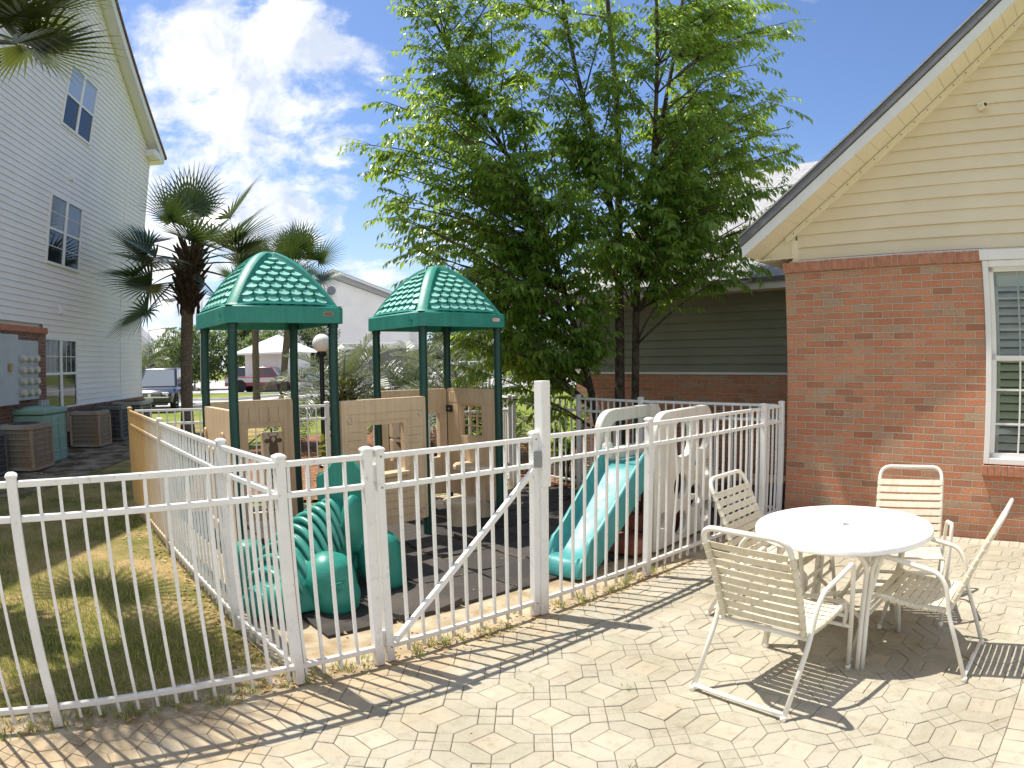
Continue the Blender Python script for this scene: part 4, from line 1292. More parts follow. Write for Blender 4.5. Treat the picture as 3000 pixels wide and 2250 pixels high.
def house():
    rz = math.atan2(U.y, U.x)
    root = empty('brick_house', tuple(CW), rz, 'red brick house with a cream sided gable, at the edge of the patio', 'house')
    # local frame: x along the wall from its corner, -y towards the patio, z up
    L = dict(local=True)
    WX = 2.135
    m = MB(); m.obox((0,0,-.1),(0,.25,0),(WX,0,0),(0,0,2.62)); m.build('brick_wall', M_brick, root, **L)
    m = MB(); m.obox((WX,0,-.1),(0,.25,0),(3.9,0,0),(0,0,.70)); m.obox((WX+1.95,0,.6),(0,.25,0),(1.95,0,0),(0,0,1.92)); m.build('brick_wall', M_brick, root, **L)
    # side of the wing, running back from the corner
    m = MB(); m.obox((.002,0.25,-.1),(.248,0,0),(0,2.3,0),(0,0,2.62)); m.build('brick_return', M_brick, root, **L)
    # rowlock course on top, bricks on edge
    def rowlock(name, x0, x1, z, h, proud, tilt=0):
        m = MB(); n = round((x1-x0)/.0677); w = (x1-x0)/n
        for k in range(n):
            jz = RND.uniform(-.002,.002); jy = RND.uniform(-.003,.003)
            m.obox((x0+k*w+.005, -proud+jy, z+jz), (w-.01,0,0), (0,.12,tilt), (0,0,h))
        m.build(name, M_rowlock, root, bevel=.004, seg=1, **L)
        m = MB(); m.obox((x0,-proud+.008,z+.004),(x1-x0,0,0),(0,.11,0),(0,0,h-.01)); m.build(name+'_mortar', simple('mortar', (.42,.36,.27), rough=.95), root, **L)
    rowlock('brick_coping', -.012, WX-.01, 2.52, .105, .03)
    # gable siding, white corner board and starter strip
    soff0, slope = 2.845, .676
    top = 6.6
    xr = lambda z: (max(.13, (z-soff0)/slope+.0), 7.6)
    m = MB(); siding(m, 2.66, top, .127, xr, off=.10); m.build('gable_siding', M_cream_s, root, **L)
    m = MB(); m.obox((WX,.09,2.40),(4,0,0),(0,.02,0),(0,0,.3)); m.build('gable_siding', M_cream_s, root, **L)
    m = MB(); m.obox((.06,.07,2.63),(.075,0,0),(0,.05,0),(0,0,.235)); m.obox((.06,.12,2.63),(.05,0,0),(0,.5,0),(0,0,.235)); m.build('corner_board', M_cream_t, root, bevel=.004, **L)
    m = MB(); m.obox((.03,.075,2.632),(WX-.0,0,0),(0,.03,0),(0,0,.022)); m.build('starter_strip', M_whitetrim, root, **L)
    m = MB(); m.obox((.0,.10,2.60),(7.6,0,0),(0,.15,0),(0,0,.05)); m.build('gable_backing', M_dark, root, **L)
    m = MB(); m.add([(.12,.115,2.65),(7.6,.115,2.65),(7.6,.115,7.9),(5.0,.115,6.25)], [(0,1,2,3)]); m.build('gable_backing', M_cream_s, root, **L)
    # rake: soffit boards, fascia, dark roof edge, roof
    ov = .30
    x0, xe = -.33, 6.2
    z_at = lambda x: 2.67 + (x+.33)*slope
    m = MB(); xs = x0
    dx = .165
    x = x0
    while x < xe:
        m.obox((x+.002,-ov+.012,z_at(x)+.018),(dx-.004,0,(dx-.004)*slope),(0,ov+.11,0),(0,0,.012)); x += dx
    m.build('soffit', M_cream_t, root, **L)
    m = MB(); m.obox((x0,-ov+.01,z_at(x0)+.032),(xe-x0,0,(xe-x0)*slope),(0,ov+.11,0),(0,0,.01)); m.build('soffit_backing', M_cream_t, root, **L)
    # J-channel with fixings where the soffit meets the siding
    m = MB(); m.obox((.0,.062,z_at(0)-.062),(xe,0,xe*slope),(0,.038,0),(0,0,.07)); m.build('soffit_moulding', M_cream_t, root, **L)
    m = MB(); x = .1
    while x < xe:
        m.ball((x,.060,z_at(x)-.02), .007, 6, 4); x += .165
    m.build_each('fixing', M_gutter, root, **L)
    m = MB(); m.obox((x0-.01,-ov-.012,z_at(x0)),(xe-x0,0,(xe-x0)*slope),(0,.022,0),(0,0,.115)); m.build('fascia', M_whitetrim, root, bevel=.003, seg=1, **L)
    m = MB(); m.obox((x0-.02,-ov-.028,z_at(x0)+.116),(xe-x0,0,(xe-x0)*slope),(0,.036,0),(0,0,.085)); m.build('roof_edge', M_gutter, root, bevel=.004, seg=1, **L)
    m = MB(); m.obox((x0-.035,-ov-.034,z_at(x0)+.202),(xe-x0,0,(xe-x0)*slope),(0,6.5,0),(0,0,.018)); m.build('roof', M_roofpale, root, **L)
    # eave soffit returning along the side of the wing
    m = MB(); m.obox((x0+.012,.02,2.675),(.40,0,0),(0,2.3,0),(0,0,.012)); m.obox((x0-.0,.0,2.67),(.02,0,0),(0,2.3,0),(0,0,.115)); m.build('eave_soffit', M_cream_t, root, **L)
    m = MB()
    for k in range(5): m.obox((x0+.06+.07*k,.03,2.668),(.012,0,0),(0,.6,0),(0,0,.008))
    m.build('eave_moulding', M_cream_t, root, **L)
    m = MB(); q = [(x0+.02,2.69),(.10,2.69),(.10,z_at(.10)+.01),(x0+.02,z_at(x0+.02)+.01)]; m.add([(x,.092,z) for x, z in q] + [(x,.11,z) for x, z in q], [(0,1,2,3),(7,6,5,4)]); m.build('soffit_end', M_cream_t, root, **L)
    # window with muntins and a slatted blind behind the glass
    wx0, wx1, wz0, wz1, mr = WX, WX+1.95, .70, 2.53, 1.625
    m = MB(); F = .058
    for a in ((wx0-.01,wz0,F,wz1-wz0),(wx1-F,wz0,F,wz1-wz0),(wx0+F-.01,wz1-F,wx1-wx0-2*F+.02,F),(wx0+F-.01,wz0,wx1-wx0-2*F+.02,.055),((wx0+wx1)/2-.06,wz0+.055,.12,wz1-wz0-F-.055)):
        m.obox((a[0],-.02,a[1]),(a[2],0,0),(0,.13,0),(0,0,a[3]))
    win = m.build('window', M_whitetrim, root, bevel=.006, **L)
    m = MB(); m.obox((wx0-.03,-.035,wz1+.002),(wx1-wx0+.06,0,0),(0,.13,0),(0,0,.095)); m.build('window_head', M_whitetrim, root, bevel=.004, **L)
    for (a, b2) in ((wx0+F-.01, (wx0+wx1)/2-.06), ((wx0+wx1)/2+.06, wx1-F+.01)):
        s = MB(); w = b2-a
        for zz0, zz1, y in ((mr, wz1-F, .045), (wz0+.055, mr+.05, .02)):
            for q in ((a,zz0,w,.045),(a,zz1-.04,w,.04),(a,zz0,.045,zz1-zz0),(b2-.045,zz0,.045,zz1-zz0)):
                s.obox((q[0]+.0004,y,q[1]),(q[2]-.0008,0,0),(0,.035,0),(0,0,q[3]))
            for k in (1,2): s.obox((a+w*k/3-.009+(.0),y+.012,zz0),(.018,0,0),(0,.012,0),(0,0,zz1-zz0))
            for k in (1,2): s.obox((a,y+.0125,zz0+(zz1-zz0)*k/3-.009),(w,0,0),(0,.012,0),(0,0,.018))
        s.build('sash', M_whitetrim, win, **L)
        g = MB(); g.obox((a,.052,wz0+.055),(w,0,0),(0,.004,0),(0,0,wz1-F-wz0-.055)); g.build('pane', M_clear, win, **L)
        bl = MB(); z = wz0+.12; bx0, bx1 = a+.075, b2-.05
        while z < wz1-.24:
            tl = .046; bl.obox((bx0,.10,z),(bx1-bx0,0,0),(0,.05,tl),(0,-.002,.007)); z += .072
        bl.obox((bx0-.06,.095,wz0),(.06,0,0),(0,.03,0),(0,0,wz1-wz0-F)); bl.obox((bx1,.095,wz0),(.05,0,0),(0,.03,0),(0,0,wz1-wz0-F)); bl.obox((a,.095,wz1-.23),(w,0,0),(0,.03,0),(0,0,.16))
        bl.obox((a,.095,mr-.01),(w,0,0),(0,.032,0),(0,0,.06))
        bl.build('shutter_blind', M_whitetrim, win, **L)
    m = MB(); m.obox((wx0,.24,wz0),(wx1-wx0,0,0),(0,.01,0),(0,0,wz1-wz0)); m.obox((wx0,.11,wz0-.005),(wx1-wx0,0,0),(0,.13,0),(0,0,.005)); m.build('window_recess', M_dark, root, **L)
    rowlock('brick_sill', wx0-.02, wx1+.02, .60, .095, .055, -.012)
    # recessed wing behind the tree
    q0 = framed(Vector((0,0,0)), Vector((1,0,0)))
    off = 2.52
    xl, xr2 = -5.15, .3
    m = MB(); m.obox((xl,off,-.1),(0,.25,0),(xr2-xl,0,0),(0,0,1.52)); m.build('wing_brick', M_brick, root, **L)
    m = MB(); siding(m, 1.46, 2.72, .127, lambda z: (xl, xr2), off=off+.02, lap=.022); m.build('wing_siding', simple('sage_siding', (.21,.21,.155), (.25,.25,.185), 1.2, .6), root, **L)
    m = MB(); m.obox((xl,off-.012,1.425),(xr2-xl,0,0),(0,.05,0),(0,0,.035)); m.build('wing_strip', M_whitetrim, root, **L)
    m = MB(); m.obox((xl,off+.22,1.4),(xr2-xl,0,0),(0,.02,0),(0,0,1.35)); m.obox((xl,off+.03,1.4),(.2,0,0),(0,4,0),(0,0,1.4)); m.obox((xl,off+.25,-.1),(.25,0,0),(0,3.6,0),(0,0,1.52)); m.build('wing_backing', M_brick, root, **L)
    eo = off-.42; ez = 2.62
    m = MB(); m.obox((xl-.25,eo,ez),(xr2-xl+.25,0,0),(0,.022,0),(0,0,.13)); m.build('wing_fascia', M_whitetrim, root, **L)
    m = MB(); m.obox((xl-.25,eo+.022,ez+.01),(xr2-xl+.25,0,0),(0,.46,0),(0,0,.012)); m.build('wing_soffit', M_cream_t, root, **L)
    m = MB(); m.obox((xl-.3,eo-.03,ez+.131),(xr2-xl+.3+.2,0,0),(0,5.2,5.2*.60),(0,-.02,.03)); m.build('wing_roof', M_roofpale, root, **L)
    m = MB(); m.obox((xl-.3,eo-.045,ez+.09),(xr2-xl+.3+.2,0,0),(0,.02,0),(0,0,.06)); m.build('wing_roof_edge', M_gutter, root, **L)
    # small camera on the gable is a thing of its own
    c = MW[root.name] @ Vector((2.33, .055, 4.02))
    cam = empty('security_camera', tuple(c), rz, 'small white dome camera on the cream gable siding', 'security camera')
    m = MB(); m.lathe([(.04,0),(.04,.02),(.028,.03)], 16, M=Matrix.Rotation(PI/2, 4, 'X')); m.tube([(0,-.02,0),(.03,-.055,-.005)], .016, 10); m.build('bracket', M_cream_t, cam, smooth=True, local=True)
    m = MB(); m.ball((.045,-.07,-.008), .032, 14, 10); m.build('housing', M_cream_t, cam, smooth=True, local=True)
    m = MB(); m.ball((.058,-.086,-.012), .020, 12, 8); m.build('lens', M_glass, cam, smooth=True, local=True)
house()

# ------------------------------------------------------------------ white three-storey apartment building on the left
M_wsid = simple('white_siding', (.73,.705,.69), (.79,.765,.745), .7, .55, .1, 12)
M_wtrim = simple('bright_trim', (.74,.74,.73), rough=.5)
M_brickd = brick_mat('dull_brick', [(.20,.10,.075),(.26,.125,.09),(.17,.09,.07),(.29,.15,.11),(.22,.13,.10)], (.33,.28,.23))
M_shut = simple('window_blind', (.42,.46,.58), (.48,.52,.64), 2, .6)
M_curt = simple('net_curtain', (.22,.23,.22), (.30,.31,.30), 8, .8)
def apartment():
    w = Vector((math.cos(1.758), math.sin(1.758), 0)); O = Vector((-9.81, 12.41, 0)); rz = 1.758
    root = empty('apartment_building', tuple(O), rz, 'white sided three-storey apartment building beside the air conditioners', 'building')
    # local: x along the wall away from us, -y outwards (towards the yard), z up
    L = dict(local=True)
    x0, x1 = -11.5, 5.50; sl = .43; ze = 8.15; xm = -3.0
    rz_top = lambda x: ze + (x1-x)*sl
    def spans(z):
        b = x1 if z < ze else x1 - (z-ze)/sl
        return (x0 if z < ze else max(x0, 2*xm-x1 + (z-ze)/sl), b)
    wins = [(-.93,.80,.86,2.40), (-.93,.84,3.94,5.47), (-.90,.84,7.03,8.56)]
    m = MB(); z = .88; ex = .127
    while z < 15:
        zt = z+ex; a, b = spans(z); a2, b2 = spans(zt)
        runs = [(a, b, b2)]
        for (wa, wb, wz0, wz1) in wins:
            pass
        if z < 2.55:
            runs = [(max(r[0], -.93), r[1], r[2]) for r in runs]
        for (ra, rb, rb2) in runs:
            if rb-ra < .03: continue
            m.add([(ra,-.02,z),(rb,-.02,z),(rb2,0,zt),(ra,0,zt),(ra,0,z),(rb,0,z)], [(0,1,2,3),(4,5,1,0)])
        z = zt
    m.build('siding', M_wsid, root, **L)
    m = MB(); m.obox((x0,.06,-.1),(x1-x0,0,0),(0,.2,0),(0,0,8.2)); m.add([(x0,.06,8.1),(x1,.06,8.1),(xm,.06,8.1+(x1-xm)*sl)],[(0,1,2)]); m.obox((x1-.06,-.012,-.05),(.06,0,0),(0,12,0),(0,0,8.2)); m.build('wall', M_wsid, root, **L)
    m = MB(); m.obox((x1-.07,-.02,.88),(.075,0,0),(0,.03,0),(0,0,7.3)); m.obox((3.74,-.022,.88),(.07,0,0),(0,.03,0),(0,0,7.9)); m.build('corner_board', M_wtrim, root, **L)
    m = MB(); m.obox((-.95,-.03,-.1),(0,.1,0),(x1+.95,0,0),(0,0,.93)); m.build('brick_base', M_brickd, root, **L)
    m = MB(); m.obox((-.95,-.055,.83),(x1+.97,0,0),(0,.06,0),(0,0,.055)); m.build('brick_ledge', M_brickd, root, **L)
    m = MB(); m.obox((-3.6,-.10,-.1),(0,.16,0),(2.66,0,0),(0,0,2.58)); m.build('brick_panel', M_brickd, root, **L)
    m = MB(); m.obox((-3.62,-.135,2.45),(2.72,0,0),(0,.19,0),(0,0,.12)); m.build('brick_coping', M_rowlock, root, bevel=.01, **L)
    # windows
    for k, (a, b, c, d) in enumerate(wins):
        f = MB(); F = .055; mid = (a+b)/2; mz = (c+d)/2
        for q in ((a,c,F,d-c),(b-F,c,F,d-c),(a+F,d-F,b-a-2*F,F),(a+F,c,b-a-2*F,F),(mid-.055,c+F,.11,d-c-2*F)):
            f.obox((q[0],-.05,q[1]),(q[2],0,0),(0,.05,0),(0,0,q[3]))
        for (p, q) in ((a+F, mid-.055), (mid+.055, b-F)):
            f.obox((p,-.04,mz-.025),(q-p,0,0),(0,.03,0),(0,0,.05))
            if k < 2:
                for (z0, z1) in ((c+F, mz-.025), (mz+.025, d-F)):
                    f.obox((p,-.032,(z0+z1)/2-.007),(q-p,0,0),(0,.012,0),(0,0,.014))
                    if k == 0 and z0 > mz:
                        for j in (1, 2): f.obox((p+(q-p)*j/3-.007,-.0315,z0),(.014,0,0),(0,.010,0),(0,0,z1-z0))
        wo = f.build('window', M_wtrim, root, **L)
        g = MB(); g.obox((a+F,-.020,c+F),(b-a-2*F,0,0),(0,.004,0),(0,0,mz-c-F)); g.build('pane', M_glass, wo, **L)
        g = MB(); g.obox((a+F,-.022,mz),(b-a-2*F,0,0),(0,.004,0),(0,0,d-F-mz)); o = g.build('pane', {0: M_glass, 1: glass_mat('curtained_glass', (.17,.18,.175)), 2: glass_mat('blind_behind_glass', (.36,.42,.56))}[k], wo, **L)
    # dryer vents
    for x, z in ((-.08,3.02),(.02,6.05)):
        v = MB(); v.obox((x-.07,-.06,z-.1),(.14,0,0),(0,.06,0),(0,0,.2)); v.obox((x-.05,-.085,z-.09),(.10,0,0),(0,.03,.0),(0,0,.09)); v.build('vent', M_wtrim, root, bevel=.008, **L)
    # rake: soffit, fascia, roof
    ov = .32; xe = 5.95; ze2 = lambda x: 8.02 + (5.95-x)*sl
    m = MB(); m.obox((xe,-ov,ze2(xe)),(xm-xe,0,(xe-xm)*sl),(0,ov+.02,0),(0,0,.02)); m.build('soffit', M_wtrim, root, **L)
    m = MB(); m.obox((xe,-ov-.025,ze2(xe)-.02),(xm-xe,0,(xe-xm)*sl),(0,.03,0),(0,0,.20)); m.build('fascia', M_wtrim, root, **L)
    m = MB(); m.obox((xe+.12,-ov-.07,ze2(xe)+.13),(xm-xe,0,(xe-xm)*sl),(0,9,0),(0,0,.07)); m.obox((xm+.12,-ov-.07,ze2(xm)+.13),(xm-xe,0,-(xe-xm)*sl),(0,9,0),(0,0,.07)); m.build('roof', simple('brown_shingle', (.10,.06,.05), (.2,.13,.11), 12, .95, .5, 50), root, **L)
    # boxed eave return at the corner
    m = MB(); m.obox((5.0,-ov-.01,8.0),(.96,0,0),(0,ov,0),(0,0,.20)); m.build('eave_return', M_wtrim, root, bevel=.01, **L)
    m = MB(); m.obox((5.50,-ov,7.98),(.48,0,0),(0,10,0),(0,0,.05)); m.obox((5.96,-ov,8.0),(.02,0,0),(0,10,0),(0,0,.2)); m.build('eave_soffit', M_cream_t, root, **L)
    # electricity meters on the brick panel
    Mw = MW[root.name]
    c = Mw @ Vector((-2.05, -.10, 1.15))
    mb_ = empty('meter_bank', tuple(c), rz, 'grey bank of round electricity meters on the brick panel', 'electricity meters')
    M_elec = simple('grey_enamel', (.36,.39,.40), (.43,.46,.47), 3, .5)
    m = MB(); m.obox((-.42,-.16,0),(.90,0,0),(0,.16,0),(0,0,1.13)); m.build('cabinet', M_elec, mb_, bevel=.01, **L)
    m = MB(); m.obox((-1.25,-.20,-.06),(.80,0,0),(0,.20,0),(0,0,1.28)); m.build('main_cabinet', M_elec, mb_, bevel=.01, **L)
    for i in range(3):
        for j in range(4):
            q = MB(); Mq = Matrix.Translation((-.26+.29*i, -.16, .14+.215*j)) @ Matrix.Rotation(PI/2, 4, 'X')
            q.lathe([(.082,0),(.082,.03),(.07,.035),(.068,.10),(.05,.115)], 18, M=Mq)
            mo = q.build('meter', simple('meter_glass', (.50,.49,.42), rough=.2), mb_, autosmooth=rad(40), **L)
    m = MB(); m.box((-.80,-.225,.62),(.10,.05,.14)); m.build('lock', simple('brass_lock', (.35,.22,.08), rough=.4), mb_, bevel=.01, **L)
    c = Mw @ Vector((-1.22, -.1, .55))
    jb = empty('junction_boxes', tuple(c), rz, 'row of three narrow grey junction boxes on the brick panel beside the lowest window', 'junction box')
    for k in range(3):
        m = MB(); m.obox((-.16+.13*k,-.10,.2),(.10,0,0),(0,.10,0),(0,0,.36)); bx = m.build('box', M_elec, jb, bevel=.006, **L)
        m = MB(); m.tube([(-.11+.13*k,-.05,.2),(-.11+.13*k,-.05,-.5)], .02, 8); m.build('conduit', M_elec, bx, **L)
apartment()
# ------------------------------------------------------------------ foliage
M_leaf = leaf_mat('tree_leaf', [(.050,.125,.028),(.075,.165,.03),(.105,.20,.035),(.17,.25,.045)], .46, (.46,.64,.08), .28)
M_bark = simple('tree_bark', (.045,.035,.026), (.12,.095,.07), 14, .95, .8, 40, spec=.2, bdist=.02)
M_twig = simple('twig_bark', (.06,.045,.03), (.10,.075,.05), 9, .9)
def leaf(mb, p, d, up, L, W, fold=.25, droop=.0):
    """one leaf: two halves folded along the midrib"""
    d = d.normalized(); s = d.cross(up)
    if s.length < 1e-3: s = d.orthogonal()
    s.normalize(); n = s.cross(d).normalized()
    m1 = p + d*L*.45 - n*L*droop*.3; tip = p + d*L - n*L*droop
    a = m1 + s*W*.5 + n*W*fold; b = m1 - s*W*.5 + n*W*fold
    k = len(mb.v)
    mb.v += [p, a, tip, b, m1]
    mb.f += [(k, k+4, k+1), (k+1, k+4, k+2), (k, k+3, k+4), (k+3, k+2, k+4)]; mb.m += [0]*4
def curve(a, b, lift, n=8, side=Vector()):
    return [a.lerp(b, k/n) + Vector((0,0,lift*4*(k/n)*(1-k/n))) + side*math.sin(PI*k/n) for k in range(n+1)]
def rv(r): 
    while True:
        v = Vector((r.uniform(-1,1), r.uniform(-1,1), r.uniform(-1,1)))
        if .05 < v.length < 1: return v
def big_tree():
    r = random.Random(21)
    root = empty('leafy_tree', (1.5, 8.9, 0), 0, 'tall glossy-leaved tree with several thin trunks behind the back fence', 'tree')
    stems = [
        [V(1.40,8.9,-.1), V(1.41,8.9,1.5), V(1.43,8.85,3.3), V(1.5,8.8,5.0), V(1.45,8.8,6.8), V(1.5,8.8,8.4)],
        [V(1.60,8.84,-.1), V(1.60,8.84,1.2), V(1.65,8.82,2.9), V(1.9,8.75,4.2), V(2.25,8.6,5.6), V(2.6,8.5,7.2)],
        [V(1.28,8.95,-.1), V(1.05,8.95,1.2), V(.86,8.95,2.0), V(.45,8.9,3.4), V(-.1,8.85,4.6), V(-.6,8.8,5.5), V(-1.05,8.75,6.6), V(-1.3,8.7,7.4)],
        [V(1.43,8.85,3.2), V(1.2,8.6,4.2), V(.85,8.3,5.6), V(.7,8.2,7.2), V(.6,8.2,8.2)],
        [V(1.65,8.8,2.8), V(1.8,8.4,3.8), V(1.9,8.0,5.2), V(2.0,7.9,6.8), V(2.1,7.9,8.0)]]
    srad = [(.085,.02), (.066,.018), (.062,.012), (.05,.012), (.045,.012)]
    def smooth(p):
        for _ in range(2):
            q = [p[0]]
            for a, b in zip(p, p[1:]): q += [a.lerp(b,.25), a.lerp(b,.75)]
            p = q + [p[-1]]
        return p
    SP = []
    for s, (r0, r1) in zip(stems, srad):
        p = smooth(s); m = MB(); n = len(p)
        m.tube(p, [r0+(r1-r0)*(k/(n-1))**.8 for k in range(n)], 10)
        m.build('trunk', M_bark, root, smooth=True); SP += [(q, k/(n-1)) for k, q in enumerate(p)]
    # crown volume: several lobes
    lobes = [((1.25,8.65,5.4),(2.5,1.7,3.2),1.0), ((.75,8.25,5.9),(1.0,.8,2.0),.34), ((1.5,8.2,4.4),(.9,.8,1.2),.2), ((-.35,8.35,4.6),(1.5,1.3,1.6),.42), ((2.6,8.25,4.9),(1.35,1.2,2.1),.42), ((-.1,8.2,3.15),(1.45,1.15,.85),.34), ((1.3,8.45,3.5),(1.6,1.0,1.2),.55),
             ((2.55,7.75,3.3),(1.15,.75,.8),.20), ((.3,8.5,2.3),(1.0,.7,.85),.46), ((-.05,8.0,1.7),(.45,.35,.5),.07), ((2.1,8.0,2.7),(.85,.5,.4),.06), ((-1.0,8.3,6.2),(.8,.8,1.4),.14), ((2.9,8.1,6.5),(1.0,.9,1.3),.2), ((3.05,8.5,4.3),(.8,.9,1.2),.16), ((-1.15,8.1,3.9),(.7,.6,.8),.09)]
    tips = []
    wsum = sum(l[2] for l in lobes)
    NB = 610
    for (c, rr, w) in lobes:
        for _ in range(int(NB*w/wsum)):
            v = rv(r); v = v.normalized()*(v.length**.45)
            tips.append(V(c[0]+v.x*rr[0], c[1]+v.y*rr[1], c[2]+v.z*rr[2]))
    tips = [t for t in tips if t.z < 9.2 and t.z > 1.2 and not ((t-CW).dot(-NO) > -.15 and (t-CW).dot(U) > -.45 and t.z < 3.4)]
    tips = [t for t in tips if noise.noise((t.x*1.1, t.y*1.1, t.z*1.1)) > -.20]
    wood = MB(); lv = MB()
    twigs = 0
    for t in tips:
        best = None
        for q, f in SP:
            if f < .12: continue
            hd = math.hypot(q.x-t.x, q.y-t.y)
            want = t.z - .42*hd - .15
            cost = hd + abs(q.z-want)*1.3
            if best is None or cost < best[0]: best = (cost, q)
        a = best[1]; L = (t-a).length
        side = rv(r)*.10*L; side.z *= .3
        P = curve(a, t, .07*L*r.uniform(.4,1.3), 9, side)
        r0 = .006+.006*L; wood.tube(P, [r0*(1-.72*k/9) for k in range(10)], 5)
        nt = int(6 + 4.6*min(L, 2.4))
        for k in range(nt+1):
            f = r.uniform(.22, 1.0) if k else 1.0
            i = min(8, int(f*9)); p = P[i].lerp(P[i+1], f*9-i)
            d0 = (P[i+1]-P[i]).normalized()
            d = (d0*.8 + rv(r)*.9); d.z = d.z*.6 + .05; d.normalize()
            tl = r.uniform(.22,.52)
            Q = []; pp = p.copy(); dd = d.copy(); ns = 5
            for s in range(ns+1):
                Q.append(pp.copy()); pp += dd*(tl/ns); dd.z -= .09; dd.normalize()
            wood.tube(Q, [.0035*(1-.6*s/ns) for s in range(ns+1)], 3, cap=False)
            nl = r.randint(7, 17); big = r.uniform(.8, 1.25)
            for s in range(nl):
                g = .12 + .9*s/nl; i2 = min(ns-1, int(g*ns)); q = Q[i2].lerp(Q[i2+1], min(1, g*ns-i2)) 
                td = (Q[i2+1]-Q[i2]).normalized()
                sd = td.cross(V(0,0,1)); sd = sd.normalized() if sd.length > .05 else V(1,0,0)
                ld = td*.5 + sd*(1 if s % 2 else -1)*r.uniform(.35,.9) + V(0,0,-r.uniform(.35,1.15)) + rv(r)*.25
                leaf(lv, q, ld, V(0,0,1)+rv(r)*.5, r.uniform(.075,.130)*big, r.uniform(.030,.052)*big, .22, r.uniform(.0,.25))
            twigs += 1
    wood.build('branches', M_twig, root, smooth=True)
    lv.build('crown', M_leaf, root); print('leaves', len(lv.f)//4)
big_tree()

# ------------------------------------------------------------------ palms
M_palm = leaf_mat('palm_frond', [(.018,.042,.014),(.028,.062,.018),(.045,.085,.025)], .10, (.22,.32,.05), .36)
M_palm_y = leaf_mat('pale_palm_frond', [(.030,.050,.012),(.055,.080,.02),(.10,.115,.03)], .16, (.30,.36,.06), .30)
M_palm_g = leaf_mat('grey_palm_frond', [(.13,.16,.10),(.20,.23,.15),(.27,.29,.20)], .18, (.30,.36,.14), .38)
M_palmbark = simple('palm_trunk', (.11,.085,.062), (.21,.17,.13), 20, .95, .9, 22, spec=.15, bdist=.03)
M_boot = simple('palm_boots', (.030,.020,.014), (.10,.065,.042), 16, .95, .6, 60, spec=.15, bdist=.02)
def fan_frond(mb, pet, base, d, size, r, sag=.55, nseg=32, wid=1.35):
    """palmetto leaf: stalk from base along d, then blades fanned round its end"""
    d = d.normalized(); s = d.cross(V(0,0,1)); s = s.normalized() if s.length > .05 else V(1,0,0)
    L = size*r.uniform(.75,1.0)
    P = []; p = base.copy(); dd = d.copy()
    for k in range(8):
        P.append(p.copy()); p += dd*(L/7); dd.z -= .045; dd.normalize()
    pet.tube(P, [.022*size/1.0*(1-.6*k/7) for k in range(8)], 5)
    h = P[-1]; ax = (P[-1]-P[-2]).normalized(); n = s.cross(ax).normalized()
    roll = r.uniform(-.5,.5); s, n = s*math.cos(roll)+n*math.sin(roll), n*math.cos(roll)-s*math.sin(roll)
    R_ = size*r.uniform(.85,1.05)
    for k in range(nseg):
        a = (k/(nseg-1)-.5)*2*rad(128)
        bd = (ax*math.cos(a) + s*math.sin(a) + n*(.25+.12*math.cos(a*2))).normalized()
        bl = R_*(.72+.28*math.cos(a*.6))*r.uniform(.9,1.05)
        side = ax.cross(bd); side = side.normalized() if side.length > .05 else n
        w = .048*size*wid
        wv = bd.cross(n).normalized()
        q = h + ax*.06*size*math.cos(a*.5); dd = bd.copy(); vs = []; ns = 6
        sg = sag*r.uniform(.7,1.5)
        for j in range(ns+1):
            f = j/ns; ww = w*(.35+1.0*f if f < .45 else .8*(1-f)/.55*1.0+.0)*(.5)
            ww = max(ww, .0015)
            vs += [q+wv*ww, q-wv*ww]
            q = q + dd*(bl/ns); dd.z -= sg*f*f*.55; dd.normalize()
        mb.add(vs, [(2*j, 2*j+1, 2*j+3, 2*j+2) for j in range(ns)])
